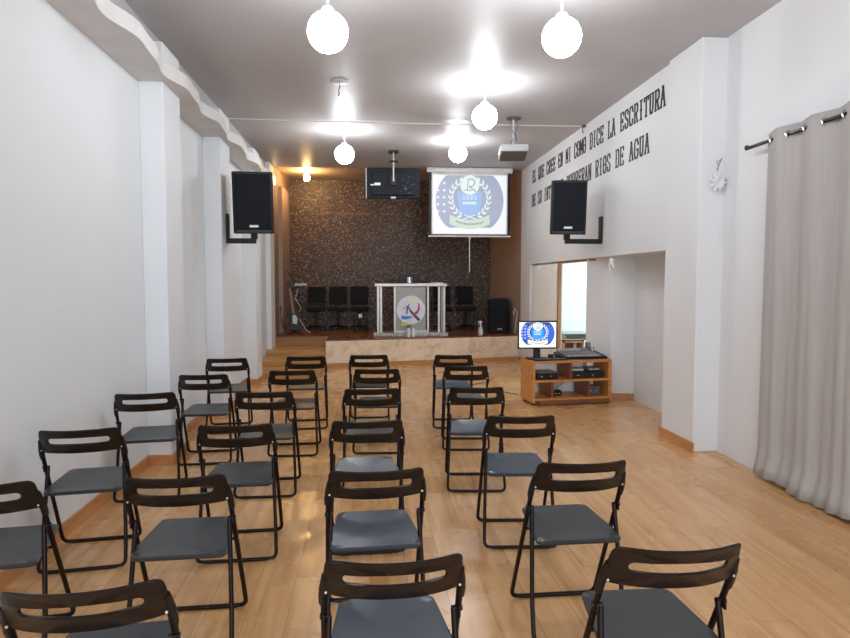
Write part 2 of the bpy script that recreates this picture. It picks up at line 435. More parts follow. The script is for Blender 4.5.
for i, (y, z) in enumerate(((10.15, 0.1), (10.90, 0.20), (11.62, 0.30))):
    mb = MB(); quadbox(mb, [(XL + .001, y), (-0.765, y), (-0.765, 12.23), (XL + .001, 12.23)], (0, .1, .2)[i], z)
    struct('stage_step_%d' % (i + 1), mb, M['step'], bevel=0.006)
# stage walls
struct('wall_back', quadbox(MB(), [(-2.1, 14.3), (3.2, 14.3), (3.2, 14.5), (-2.1, 14.5)], 0, ZC + .1), M['mosaic'])
struct('wall_stage_left', quadbox(MB(), [(-2.1, 12.25), (-1.82, 12.25), (-1.70, 14.3), (-2.1, 14.3)], ZS, ZC + .1), M['brown_wall'])
struct('wall_stage_left_pilaster', quadbox(MB(), [(-1.85, 12.95), (-1.70, 12.98), (-1.66, 13.75), (-1.85, 13.75)], ZS, 3.40), M['brown_light'])
struct('wall_stage_right', quadbox(MB(), [(XR, 12.25), (3.3, 12.25), (3.3, 14.3), (2.74, 14.3)], ZS, ZC + .1), M['brown_light'])
# faded strip left on the mosaic
t = thing('adhesive_strip', 'faint broken horizontal strip stuck across the dark speckled back wall', 'strip', (-.2, 14.3, 3.02))
for x0, x1 in ((-.82, -.66), (-.52, -.10), (-.08, .26), (.50, .76)):
    MB().box(((x0 + x1) / 2, -.004, 0), (x1 - x0, 0.006, 0.05)).done('strip_piece', M['tape'], t)

# ---------------------------------------------------------------- folding chairs
def rrect_r(hw, hh, rad, dx, dy):
    lo, hi = 0, 2.0
    for _ in range(40):
        t = (lo + hi) / 2; x = abs(dx * t); y = abs(dy * t)
        qx = x - (hw - rad); qy = y - (hh - rad)
        d = math.hypot(max(qx, 0), max(qy, 0)) + min(max(qx, qy), 0) - rad
        if d > 0: hi = t
        else: lo = t
    return lo
def make_chair(name='folding_chair', seat_m=None):
    t = thing(name, '', 'chair', (0, 0, 0))
    yb, yf = -0.195, 0.195; yr = -0.222
    def fr(z, y0=yf): return yf + (yb - yf) * z / 0.76            # leaning line of the main frame
    # main frame: two long tubes joined by the bar on the floor (front)
    R = 0.0105
    pts = [(-0.196, fr(0.70), 0.70), (-0.203, fr(.60), 0.60), (-0.212, yf, R), (0.212, yf, R), (0.203, fr(.60), 0.60), (0.196, fr(0.70), 0.70)]
    MB().tube(arc_path(pts, 0.045), R, 10).done('main_frame', M['frame'], t, True)
    pz = 0.535; py = fr(pz) - 0.004
    pts = [(-0.190, py, pz), (-0.205, yr + .07, .17), (-0.214, yr, R), (0.214, yr, R), (0.205, yr + .07, .17), (0.190, py, pz)]
    MB().tube(arc_path(pts, 0.04), R * .95, 10).done('rear_leg_frame', M['frame'], t, True)
    # backrest with a rounded slot, bowed backwards
    n = 96; hw, hh = 0.196, 0.069; zc = 0.696
    mb = MB(); loops = []
    def place(x, z, off):
        k = z + zc
        taper = 1.0 + (0.76 - k) * 0.62
        xx = x * taper
        bow = -0.058 * (1 - min(1, (abs(xx) / 0.20) ** 2.2))
        y = fr(k) + bow + off
        return (xx, y, k)
    outer = []; inner = []
    zo = 0.006
    for i in range(n):
        a = 2 * PI * i / n
        dx, dz = math.cos(a) * 0.196, math.sin(a) * 0.05
        ro = rrect_r(hw, hh, 0.026, dx, dz) if True else 0
        # scale limit: direction vectors are short, so step is unbounded up to 2
        k = rrect_r(hw, hh, 0.026, dx, dz); outer.append((dx * k, dz * k))
        k = rrect_r(0.142, 0.0165, 0.0164, dx, dz); inner.append((dx * k, dz * k + zo))
    th = 0.0085
    def ring(pts2, off, sc=0.0):
        return [mb.b.verts.new(place(x, z, off)) for x, z in pts2]
    def lerp(A, B, t2): return [(a[0] + (b_[0] - a[0]) * t2, a[1] + (b_[1] - a[1]) * t2) for a, b_ in zip(A, B)]
    o_in = lerp(outer, inner, 0.09); i_in = lerp(inner, outer, 0.09)
    seq = [ring(outer, 0.0), ring(o_in, -th), ring(i_in, -th), ring(inner, 0.0), ring(i_in, th), ring(o_in, th)]
    for a, c in zip(seq, seq[1:] + seq[:1]):
        for i in range(n):
            j = (i + 1) % n; mb.b.faces.new((a[i], a[j], c[j], c[i]))
    # lower sockets that run down over the tubes
    for s in (-1, 1):
        mb.tube([(s * 0.199, fr(.70), 0.70), (s * 0.203, fr(.655), 0.655), (s * .206, fr(.618), .618), (s * 0.207, fr(.59), 0.59)], 0.014, 12, rads=[0.009, 0.0130, 0.0135, 0.0115])
    mb.done('backrest', M['back'], t, True)
    for s in (-1, 1):
        MB().cyl((s * 0.196, fr(.645) - .017, .645), (s * 0.196, fr(.645) - .023, .645), 0.0036, n=10).done('screw', M['screw'], t)
        MB().cyl((s * 0.184, py, pz), (s * 0.216, fr(pz), pz), 0.0095, n=12).box((s * 0.205, py - .012, pz - .004), (0.008, 0.016, 0.035), bev=.003).done('hinge', M['frame'], t, True)
    # seat : narrower towards the front, rounded corners, slightly dished
    def corner(cx, cy, r, a0, a1, k=6): return [(cx + r * math.cos(a0 + (a1 - a0) * i / k), cy + r * math.sin(a0 + (a1 - a0) * i / k)) for i in range(k + 1)]
    wr, wf = 0.192, 0.166
    ol = corner(-wr + .03, -0.185 + .03, .03, PI, 1.5 * PI) + corner(wr - .03, -0.185 + .03, .03, -PI / 2, 0) + [(0.192, -0.06)]
    ol += corner(wf - .035, 0.20 - .035, .035, 0.15, PI / 2) + corner(-wf + .035, 0.20 - .035, .035, PI / 2, PI - .15) + [(-0.192, -0.06)]
    def sz(x, y, base): return base + 0.424 + (y + .185) / .385 * 0.018
    mb = MB(); cx = 0.0; cy = 0.0
    rings = []
    for sc, dz in ((0.97, -0.020), (1.0, -0.012), (1.0, -0.004), (0.975, 0.0), (0.80, -0.003), (0.5, -0.007), (0.2, -0.008)):
        rings.append([mb.b.verts.new((x * sc, y * sc, sz(x * sc, y * sc, dz))) for x, y in ol])
    L = len(ol)
    for a, c in zip(rings, rings[1:]):
        for i in range(L):
            j = (i + 1) % L; mb.b.faces.new((a[i], a[j], c[j], c[i]))
    mb.b.faces.new(rings[0][::-1]); mb.b.faces.new(rings[-1])
    mb.done('seat', seat_m or M['seat'], t, True)
    MB().tube([(-.195, .015, .405), (.195, .015, .405)], .007, 8).done('seat_crossbar', M['frame'], t, True)
    for s in (-1, 1):
        for (x, y) in ((0.180, yr), (0.180, yf)):
            MB().box((s * x, y, 0.006), (0.028, 0.016, 0.012), bev=.003).done('foot_glide', M['glide'], t)
    return t
CH = {  # (x, y of the back top, yaw degrees, blue sheen in seat colour, label)
 'A1': (-1.508, 2.57, 8, 0, 'dark folding chair cut off by the left edge of the photo, beside the left wall'),
 'A2': (-1.528, 3.49, 8, 0, 'second nearest folding chair of the column along the left wall'),
 'A3': (-1.558, 4.58, 8, 0, 'folding chair by the left wall, third from the front camera end of its column'),
 'A4': (-1.378, 5.45, 4, 0, 'folding chair of the wall-side left column, just in front of its farthest one'),
 'A5': (-1.428, 6.57, 6, 0, 'farthest folding chair of the column along the left wall'),
 'B1': (-0.740, 1.68, 6, 0, 'nearest folding chair at bottom left, only its tilted backrest and seat rear showing'),
 'B2': (-0.780, 2.61, 2, 0, 'folding chair right of the left wall column, second from the camera in its column'),
 'B3': (-0.730, 3.53, 3, 0, 'third folding chair from the camera in the second column from the left wall'),
 'B4': (-0.740, 4.57, 1, 0, 'fourth folding chair from the camera in the second column from the left wall'),
 'B5': (-0.670, 5.64, 0, 0, 'folding chair second closest to the stage steps in the second column from left'),
 'B6': (-0.650, 6.67, 3, 0, 'folding chair closest to the stage steps, farthest of the second left column'),
 'C1': (0.070, 1.78, 2, 1, 'nearest folding chair of the middle column, cut by the bottom of the photo'),
 'C2': (0.030, 2.63, 3, 1, 'middle column folding chair right behind the nearest one, seat with bluish sheen fully seen'),
 'C3': (-0.010, 3.57, 2, 1, 'third folding chair from the camera in the middle column'),
 'C4': (0.020, 4.63, 1, 0, 'fourth folding chair from the camera in the middle column'),
 'C5': (0.070, 5.66, -2, 0, 'middle column folding chair just in front of the one nearest the stage'),
 'C6': (0.000, 6.75, -1, 0, 'middle column folding chair nearest the stage and the pulpit'),
 'D1': (0.912, 1.79, -1, 0, 'nearest folding chair of the right column at the bottom right of the photo'),
 'D2': (0.922, 2.67, 1, 0, 'folding chair second from the camera in the right column'),
 'D3': (0.882, 3.62, -4, 1, 'folding chair third from the camera in the right column, blue sheen on seat'),
 'D4': (0.792, 4.63, -5, 1, 'fourth folding chair from the camera in the right column'),
 'D5': (0.892, 5.79, -5, 1, 'fifth folding chair from the camera in the right column'),
 'D6': (0.892, 6.67, -5, 1, 'farthest folding chair of the right column, in front of the stone stage face'),
}
proto = [make_chair(seat_m=M['seat']), make_chair(seat_m=M['seat_sheen'])]
used = [False, False]
for k, (x, y, deg, bl, lab) in CH.items():
    o = proto[bl] if not used[bl] else copy_tree(proto[bl]); used[bl] = True
    a = math.radians(deg)
    o.location = (x - math.sin(a) * 0.195, y + math.cos(a) * 0.195, 0); o.rotation_euler = (0, 0, a)
    if k in ('D1', 'D2'):
        o.scale = (0.98, 1.0, 1.03); o.location.x *= 0.972; o.location.y *= 0.972
    elif k[0] == 'D':
        o.scale = (0.985, 1.0, 1.015); o.location.x *= 0.984; o.location.y *= 0.986
    tag(o, lab, 'chair', 'dark folding chairs set out in columns facing the stage')

# ---------------------------------------------------------------- ceiling lamps
LAMPS = [(-0.262, 4.42, 3.20, 'bright white globe lamp nearest the camera on the left side of the ceiling'),
         (1.345, 4.45, 3.23, 'bright white globe lamp nearest the camera on the right side of the ceiling'),
         (1.26, 6.95, 3.31, 'lit globe lamp left of the projector, middle one of the right lamp line'),
         (-0.325, 9.15, 3.31, 'small far globe lamp hanging above left of the ceiling hung television'),
         (1.36, 9.75, 3.47, 'small far globe lamp between the television and the projector')]
for x, y, z, lab in LAMPS:
    t = thing('globe_lamp', lab, 'lamp', (x, y, ZC), 0, 'white globe ceiling lamps')
    dz = z - ZC
    MB().lathe([(0, 0), (.06, 0), (.055, -.02), (.02, -.03), (0, -.03)], n=20).done('canopy', M['white_metal'], t, True)
    MB().cyl((0, 0, -.02), (0, 0, dz + .13), 0.010, n=10).done('rod', M['white_metal'], t, True)
    MB().lathe([(0, .165), (.03, .165), (.042, .15), (.042, .12), (.0, .12)], (0, 0, dz), 20).done('gallery', M['white_metal'], t, True)
    r = 0.135
    MB().lathe([(r * math.sin(PI * i / 20), dz + r * math.cos(PI * i / 20)) for i in range(1, 21)][:-1] + [(0, dz - r)], n=32).done('globe', M['globe'], t, True)
t = thing('lampless_ceiling_rose', 'bare ceiling fitting with a short hanging wire and no globe', 'lamp fitting', (-0.30, 7.0, ZC))
MB().lathe([(0, 0), (.10, 0), (.09, -.012), (.03, -.02), (0, -.02)], n=24).done('canopy', M['lgrey'], t, True)
MB().tube([(0, 0, -.01), (.008, 0, -.05), (-.006, 0, -.09), (.0, 0, -.14), (-.012, 0, -.15)], .006, 6).done('wire', M['dgrey'], t, True)
# warm lamp over the stage
t = thing('stage_bulb_lamp', 'warm yellow bulb hanging from the stage ceiling at the left', 'lamp', (-1.22, 13.1, ZC + .085))
MB().lathe([(0, 0), (.05, 0), (.045, -.03), (0, -.03)], n=16).done('canopy', M['white_metal'], t, True)
MB().lathe([(0, -.03), (.02, -.035), (.03, -.07), (.055, -.11), (.06, -.15), (.04, -.20), (0, -.215)], n=20).done('bulb', M['warm'], t, True)
t = thing('stage_wall_lamp', 'small warm lit box lamp high on the left stage wall', 'lamp', (-1.815, 12.45, 3.44), 0)
MB().box((0.025, 0, 0), (0.05, 0.16, 0.17), bev=.008).done('casing', M['white_metal'], t)
MB().box((0.053, 0, 0), (0.012, 0.13, 0.14), bev=.004).box((.03, -.083, 0), (.04, .01, .13)).done('diffuser', M['warm_panel'], t)

# wire across the ceiling
t = thing('ceiling_wire', 'thin white wire stretched across the ceiling from cove to right wall', 'wire', (0, 8.62, ZC - .02))
MB().tube([(-1.80, 0, .0), (-.5, 0, -.008), (.8, 0, -.012), (2.0, 0, -.006), (2.93, 0, 0)], .008, 6).done('wire', M['cable_white'], t, True)
MB().box((2.925, 0, -.0), (.05, .05, .025), bev=.004).tube([(2.92, 0, -.01), (2.90, -.02, -.06), (2.925, 0, -.09)], .007, 6).done('hook', M['dgrey'], t)

# ---------------------------------------------------------------- wall speakers on brackets
def wall_speaker(name, label, loc, rz, side, w, h, d, tilt, wallx):
    """loc = bottom centre of the box; side -1 left wall, +1 right wall"""
    t = thing(name, label, 'speaker', loc, 0, 'black loudspeakers on wall brackets')
    R = Matrix.Rotation(rz, 3, 'Z') @ Matrix.Rotation(tilt, 3, 'X') @ Matrix.Rotation(side * 0.02, 3, 'Y')
    mb = MB()
    poly = [(-w / 2 + .03, -d / 2), (w / 2 - .03, -d / 2), (w / 2, -d / 2 + .04), (w / 2 * .72, d / 2), (-w / 2 * .72, d / 2), (-w / 2, -d / 2 + .04)]
    mb.prism(poly, lambda x, y: R @ Vector((x, y, 0)), lambda x, y: R @ Vector((x, y, h)))
    mb.done('cabinet', M['black'], t, bevel=.012)
    MB().box((R @ Vector((0, -d / 2 - .004, h / 2 + .01))), (w - .07, .022, h - .07), rot=R.to_4x4().to_3x3(), bev=.012).done('grille', M['grille'], t)
    MB().box((R @ Vector((.0, -d / 2 - .017, .085))), (.10, .006, .026), rot=R).done('badge', M['label'], t)
    # bracket: wall plate, arm, cradle
    wx = wallx - loc[0]
    s = side
    MB().box((wx - s * .012, 0.0, 0.06), (.024, .10, .34), bev=.005).done('wall_plate', M['black'], t)
    MB().box(((wx - s * .02) / 2 - s * .0, 0.0, -0.085), (abs(wx) + .02, .07, .06), bev=.006).box((0, 0, -.03), (.07, .07, .07), bev=.006).done('bracket_arm', M['black'], t)
    return t
wall_speaker('wall_speaker', 'black loudspeaker tilted on a bracket high on the left wall', (-1.335, 7.72, 2.095), math.radians(10), -1, .46, .70, .36, math.radians(4), PX)
wall_speaker('wall_speaker', 'black loudspeaker on a bracket on the right wall over the lettering', (2.50, 7.95, 2.125), math.radians(-14), 1, .44, .66, .36, math.radians(4), XR)

# ---------------------------------------------------------------- wall lettering
STK = {  # strokes on a unit cell, width 1, height 1
 'E': [((.2, 0), (.2, 1)), ((.05, 1), (.9, 1)), ((.05, 0), (.9, 0)), ((.2, .52), (.7, .52)), ((.9, 1), (.9, .82)), ((.9, 0), (.9, .2)), ((.7, .62), (.7, .42))],
 'L': [((.25, 0), (.25, 1)), ((.05, 1), (.5, 1)), ((.05, 0), (.9, 0)), ((.9, 0), (.9, .25))],
 'Q': [((.3, 0), (.12, .2), (.12, .8), (.3, 1), (.7, 1), (.88, .8), (.88, .2), (.7, 0), (.3, 0)), ((.5, .28), (.95, -.08))],
 'O': [((.3, 0), (.12, .2), (.12, .8), (.3, 1), (.7, 1), (.88, .8), (.88, .2), (.7, 0), (.3, 0)), ((.1, .5), (.9, .5))],
 'U': [((.2, 1), (.2, .2), (.35, 0), (.65, 0), (.8, .2), (.8, 1)), ((.02, 1), (.4, 1)), ((.6, 1), (.98, 1))],
 'C': [((.88, .72), (.88, .82), (.7, 1), (.3, 1), (.12, .8), (.12, .2), (.3, 0), (.7, 0), (.88, .2), (.88, .3)), ((.76, .72), (1, .72))],
 'G': [((.88, .72), (.88, .82), (.7, 1), (.3, 1), (.12, .8), (.12, .2), (.3, 0), (.7, 0), (.88, .2), (.88, .45), (.55, .45)), ((.76, .72), (1, .72))],
 'R': [((.2, 0), (.2, 1)), ((.05, 1), (.65, 1), (.88, .88), (.88, .62), (.65, .5), (.2, .5)), ((.5, .5), (.85, 0)), ((.02, 0), (.4, 0)), ((.7, 0), (1, 0))],
 'N': [((.18, 0), (.18, 1)), ((.18, 1), (.82, 0)), ((.82, 0), (.82, 1)), ((0, 0), (.38, 0)), ((.62, 1), (1, 1)), ((0, 1), (.25, 1))],
 'M': [((.12, 0), (.12, 1)), ((.12, 1), (.5, .3)), ((.5, .3), (.88, 1)), ((.88, 0), (.88, 1)), ((-.04, 0), (.3, 0)), ((.7, 0), (1.04, 0))],
 'I': [((.5, 0), (.5, 1)), ((.25, 0), (.75, 0)), ((.25, 1), (.75, 1)), ((.3, .5), (.7, .5))],
 'D': [((.2, 0), (.2, 1)), ((.05, 1), (.65, 1), (.88, .82), (.88, .18), (.65, 0), (.05, 0)), ((.1, .5), (.4, .5))],
 'A': [((.12, 0), (.5, 1)), ((.5, 1), (.88, 0)), ((.25, .38), (.76, .38)), ((-.03, 0), (.3, 0)), ((.68, 0), (1.03, 0)), ((.3, 1), (.62, 1))],
 'S': [((.85, .74), (.85, .86), (.7, 1), (.3, 1), (.14, .85), (.14, .66), (.85, .36), (.85, .15), (.7, 0), (.3, 0), (.14, .15), (.14, .28))],
 'T': [((.5, 0), (.5, 1)), ((.05, 1), (.95, 1)), ((.05, 1), (.05, .82)), ((.95, 1), (.95, .82)), ((.28, 0), (.72, 0))],
 'B': [((.2, 0), (.2, 1)), ((.05, 1), (.65, 1), (.85, .88), (.85, .64), (.65, .52), (.2, .52)), ((.65, .52), (.9, .38), (.9, .14), (.65, 0), (.05, 0))],
}
def glyph(mb, ch, w, h, sw, f0, f1):
    for s in STK[ch]:
        for (a, b2) in zip(s, s[1:]):
            A = Vector((a[0] * w, a[1] * h)); B = Vector((b2[0] * w, b2[1] * h)); d = (B - A)
            if d.length < 1e-6: continue
            d.normalize(); k = sw if abs(d.y) > 0.6 else sw * 0.62
            nn = Vector((-d.y, d.x)) * k / 2; e = d * k * .25
            poly = [tuple(A - e - nn), tuple(B + e - nn), tuple(B + e + nn), tuple(A - e + nn)]
            mb.prism(poly, f0, f1)
def wall_line(text, y0, y1, z0, z1, h, label):
    t = thing('wall_lettering', label, 'lettering', (XR, y0, z0), 0, 'black lettering on the right wall')
    n = len(text); step = (y0 - y1) / n
    for i, ch in enumerate(text):
        if ch == ' ': continue
        k = i / n; w = step * .84; yb = -i * step; zb = (z1 - z0) * k
        mb = MB()
        glyph(mb, ch, w, h, .029, lambda u, v2: (-.001, yb - u, zb + v2), lambda u, v2: (-.005, yb - u, zb + v2))
        mb.done('letter', M['text'], t)
wall_line('EL QUE CREE EN MI COMO DICE LA ESCRITURA', 11.42, 6.22, 3.30, 3.285, .20, 'upper line of tall black letters on the right wall, starting EL QUE CREE')
wall_line('DE SU INTERIOR CORRERAN RIOS DE AGUA', 11.45, 6.57, 2.88, 2.895, .20, 'lower line of black letters ending RIOS DE AGUA, partly behind the speaker')

# ---------------------------------------------------------------- emblem used on screen and monitor
def emblem(parent, w, h, fy, cols, E, kind='screen'):
    """flat picture in the x-z plane, origin at the bottom centre, facing -y"""
    lay = [0]
    def slab(name, poly, key):
        lay[0] += 1
        y = fy - 0.0012 * lay[0]
        mb = MB()
        for p in poly if isinstance(poly[0][0], (tuple, list)) else [poly]:
            mb.prism(p, lambda x, z: (x, fy, z), lambda x, z: (x, y, z))
        return mb.done(name, cols[key], parent)
    def ell(cx, cz, rx, rz, n=48, lim=None):
        q = [(cx + rx * math.cos(2 * PI * i / n), cz + rz * math.sin(2 * PI * i / n)) for i in range(n)]
        if lim: q = [(max(-lim[0], min(lim[0], x)), max(lim[1], min(lim[2], z))) for x, z in q]
        out = []
        for p in q:
            if not out or (abs(p[0] - out[-1][0]) + abs(p[1] - out[-1][1])) > 1e-5: out.append(p)
        return out
    slab('picture_ground', [(-w / 2, 0), (w / 2, 0), (w / 2, h), (-w / 2, h)], 'bg')
    slab('round_field', ell(0, h * .56, w * .46, h * .60, lim=(w / 2, h * .10, h * .995)), 'field')
    slab('round_field_dark', ell(w * .30, h * .56, w * .15, h * .34), 'field2')
    slab('round_field_dark', ell(-w * .33, h * .60, w * .12, h * .30), 'field2')
    slab('shield', [(-w * .17, h * .72), (w * .17, h * .72), (w * .15, h * .42), (w * .07, h * .30), (-w * .07, h * .30), (-w * .15, h * .42)], 'shield')
    leaves = []
    for s in (-1, 1):
        for i in range(9):
            a = -1.15 + 2.15 * i / 8
            cx, cz = s * (w * .255 * math.cos(a) + .0 * w), h * .60 + h * .33 * math.sin(a)
            for tw in (-.55, .55):
                an = a + PI / 2 + tw
                dx, dz = s * math.cos(an), math.sin(an)
                Lx, Lz = dx * w * .075, dz * h * .11
                px, pz = -dz * w * .014, dx * h * .022
                leaves.append([(cx, cz), (cx + Lx * .5 + px, cz + Lz * .5 + pz), (cx + Lx, cz + Lz), (cx + Lx * .5 - px, cz + Lz * .5 - pz)])
    leaves.append([(-w * .10, h * .25), (-w * .09, h * .235), (w * .08, h * .315), (w * .07, h * .325)])
    leaves.append([(w * .10, h * .25), (w * .09, h * .235), (-w * .08, h * .315), (-w * .07, h * .325)])
    slab('laurel_leaves', leaves, 'white')
    slab('medallion', ell(0, h * .83, w * .13, h * .165), 'white')
    # letter in the medallion
    mk = []
    def st(pts, k):
        for (a, b2) in zip(pts, pts[1:]):
            A = Vector(a); B = Vector(b2); d = (B - A).normalized(); nn = Vector((-d.y, d.x)) * k
            mk.append([tuple(A - nn), tuple(B - nn), tuple(B + nn), tuple(A + nn)])
    st([(-w * .035, h * .73), (-w * .02, h * .93)], w * .005)
    st([(-w * .02, h * .93), (w * .045, h * .93), (w * .07, h * .87), (w * .04, h * .81), (-w * .01, h * .80), (w * .085, h * .72)], w * .006)
    st([(-w * .08, h * .745), (w * .03, h * .735)], w * .004)
    slab('medallion_letter', mk, 'mark')
    lay[0] += 1
    mb = MB(); y = fy - .0012 * lay[0]
    for i, ch in enumerate('ADBS'):
        ox = -w * .098 + i * w * .052
        glyph2(mb, ch, ox, h * .585, w * .036, h * .065, w * .007, fy, y)
    mb.done('emblem_letters', cols['white'], parent)
    dashes = [[(-w * .095 + i * w * .032, h * .50), (-w * .095 + i * w * .032 + w * .022, h * .50), (-w * .095 + i * w * .032 + w * .022, h * .545), (-w * .095 + i * w * .032, h * .545)] for i in range(6)]
    for i in range(5):
        for cx in (-w * .43, -w * .345):
            z = h * (.36 + i * .12); dashes.append([(cx - w * .018, z), (cx + w * .018, z), (cx + w * .012, z + h * .035), (cx - w * .012, z + h * .035)])
    slab('small_picture_text', dashes, 'white')
    rb = []
    for i in range(12):
        x0, x1 = -w * .27 + i * w * .045, -w * .27 + (i + 1) * w * .045
        f = lambda x: h * (.075 + .09 * (x / (w * .27)) ** 2)
        rb.append([(x0, f(x0)), (x1, f(x1)), (x1, f(x1) + h * .16), (x0, f(x0) + h * .16)])
    slab('ribbon', rb, 'ribbon')
    sc = []
    for i in range(14):
        x0 = -w * .19 + i * w * .0275; z0 = h * (.145 + .09 * (x0 / (w * .27)) ** 2)
        sc.append([(x0, z0), (x0 + w * .018, z0), (x0 + w * .018, z0 + h * .03), (x0, z0 + h * .03)])
    slab('ribbon_script', sc, 'mark')
def glyph2(mb, ch, ox, oz, w, h, sw, ya, yb):
    for s in STK[ch]:
        for (a, b2) in zip(s, s[1:]):
            A = Vector((ox + a[0] * w, oz + a[1] * h)); B = Vector((ox + b2[0] * w, oz + b2[1] * h)); d = (B - A).normalized()
            nn = Vector((-d.y, d.x)) * sw * .45
            mb.prism([tuple(A - nn), tuple(B - nn), tuple(B + nn), tuple(A + nn)], lambda x, z: (x, ya, z), lambda x, z: (x, yb, z))

proj = {'bg': emis('projected_white', (0.92, 0.93, 1.0), 0.59), 'field': emis('projected_pale_blue', (0.44, 0.50, 0.64), 0.50), 'field2': emis('projected_lilac', (0.48, 0.51, 0.68), 0.50),
        'shield': emis('projected_sky_blue', (0.38, 0.54, 0.88), 0.57), 'white': emis('projected_leaf_white', (0.80, 0.90, 0.86), 0.59), 'mark': emis('projected_grey_mark', (0.36, 0.38, 0.46), 0.42),
        'ribbon': emis('projected_pale_green', (0.66, 0.78, 0.68), 0.56)}
mon = {'bg': emis('monitor_white', (0.95, 0.95, 1.0), 0.78), 'field': emis('monitor_navy', (0.02, 0.06, 0.28), 0.78), 'field2': emis('monitor_royal_blue', (0.03, 0.12, 0.62), 0.78),
       'shield': emis('monitor_bright_blue', (0.03, 0.30, 0.85), 0.78), 'white': emis('monitor_leaf_white', (0.80, 0.88, 0.95), 0.74), 'mark': emis('monitor_dark_mark', (0.25, 0.22, 0.25), 0.47),
       'ribbon': emis('monitor_cream', (0.90, 0.86, 0.75), 0.74)}

# projection screen
t = thing('projection_screen', 'white pull-down projection screen showing a pale blue laurel emblem', 'projection screen', (1.90, 12.0, 2.36))
Wp, Hp = 1.44, 1.10
MB().box((0, 0, 1.245), (1.62, .085, .095), bev=.02).done('housing', M['white_metal'], t, True)
MB().box((0, .004, .62), (Wp + .10, .004, 1.19)).done('black_border', M['black'], t)
MB().box((0, 0.0, .63), (Wp, .006, 1.15)).done('fabric', M['label'], t)
MB().tube([(-.78, 0, 0.02), (.78, 0, 0.02)], .016, 10).done('bottom_bar', M['white_metal'], t, True)
MB().tube([(.0, 0, .01), (.0, 0, -.66)], .009, 6).tube([(-.03, 0, 0), (0, 0, -.03), (.03, 0, 0)], .006, 6).done('pull_cord', M['white_metal'], t, True)
e = bpy.data.objects.new('projected_picture', None); C.objects.link(e); e.parent = t; e.location = (0, 0, .07)
emblem(e, Wp * .97, Hp * .99, -.004, proj, 1)
MB().box((0, .02, 1.275), (.05, .05, .05)).done('hanger', M['white_metal'], t)

# projector
t = thing('projector', 'grey projector hanging upside down from a ceiling pole', 'projector', (1.895, 8.35, ZC - .0), math.radians(-6))
MB().lathe([(0, 0), (.10, 0), (.09, -.015), (.03, -.02), (0, -.02)], n=20).done('ceiling_plate', M['dgrey'], t, True)
MB().cyl((0, 0, -.01), (0, 0, -.37), .015, n=12).done('pole', M['lgrey'], t, True)
MB().tube([(.02, 0, -.015), (.06, .01, -.10), (.02, -.02, -.20), (.05, 0, -.30)], .005, 6).tube([(-.01, 0, -.015), (-.05, -.01, -.12), (.03, -.03, -.24), (-.04, 0, -.32)], .004, 6).done('cable', M['dgrey'], t, True)
RX = Matrix.Rotation(math.radians(-14), 3, 'X')
MB().box((0, 0, -.375), (.16, .16, .02), rot=None).done('mount_bracket', M['dgrey'], t)
MB().box((0, 0.0, -.44), (.36, .30, .095), rot=RX, bev=.015).done('body', M['lgrey'], t, True)
MB().box((0, -.014, -.492), (.33, .285, .012), rot=RX, bev=.004).done('underside_panel', M['dgrey'], t)
MB().cyl((.08, .13, -.405), (.08, .175, -.392), .035, n=20).done('lens', M['black_gloss'], t, True)
MB().box((-.183, -.0, -.44), (.004, .20, .05), rot=RX).done('side_vent', M['dgrey'], t)

# television hung over the stage, back towards the room
t = thing('hanging_television', 'black television seen from the back, hung on a ceiling pole', 'television', (0.415, 10.6, ZC))
MB().box((0, 0, -.015), (.16, .16, .03), bev=.005).done('ceiling_plate', M['black'], t)
MB().box((0, .0, -.17), (.15, .05, .03), bev=.005).done('pole_collar', M['black'], t)
MB().cyl((0, 0, -.02), (0, 0, -.49), .014, n=12).done('pole', M['silver'], t, True)
MB().box((0, .10, -.51), (.88, .045, .50), bev=.012).box((0, .065, -.52), (.70, .04, .38), bev=.012).done('casing', M['tvback'], t)
MB().box((0, .03, -.47), (.10, .05, .16), bev=.004).done('pole_clamp', M['black'], t)
MB().box((-.444, .098, -.51), (.012, .05, .49)).done('bezel_edge', M['lgrey'], t)
MB().box((-.26, .043, -.53), (.10, .004, .04)).box((-.345, .043, -.545), (.06, .004, .02)).done('rating_label', M['label'], t)
MB().box((0, .074, -.745), (.08, .004, .028)).done('badge', M['lgrey'], t)
random.seed(3)
mb = MB()
for i in range(26):
    mb.box((.12 + random.random() * .22, .0435, -.38 - random.random() * .32), (.008, .003, .006))
mb.box((.20, .043, -.60), (.03, .004, .015)).done('vent_screws', M['grey'], t)

# ---------------------------------------------------------------- pulpit
t = thing('pulpit', 'wide metal framed pulpit with a round emblem on its panel', 'pulpit', (0.80, 12.33, ZS))
MB().box((0, 0, 0.035), (1.42, .46, .07), bev=.01).done('base', M['marble'], t)
MB().box((0, 0, .975), (1.38, .50, .06), bev=.01).done('top', M['silver'], t)
for x in (-.62, -.565, .545, .635):
    MB().box((x, -.19 if abs(x) > .6 else -.12, .507), (.045, .045, .88), bev=.004).done('post', M['silver'], t)
for x in (-.62, .635):
    MB().box((x, .19, .507), (.045, .045, .88), bev=.004).done('post', M['silver'], t)
MB().box((0.0, -.20, .507), (.56, .012, .87)).done('panel', M['frosted'], t)
MB().box((-.305, -.20, .507), (.04, .04, .88), bev=.004).box((.325, -.20, .507), (.04, .04, .88), bev=.004).box((.01, -.20, .09), (.60, .035, .035)).done('panel_frame', M['silver'], t)
dz = .50; R_ = .27
n = 56
disc = [(R_ * math.cos(2 * PI * i / n), dz + R_ * math.sin(2 * PI * i / n)) for i in range(n)]
em = MB().prism(disc, lambda x, z: (x, -.207, z), lambda x, z: (x, -.214, z)).done('emblem_disc', M['disc'], t)
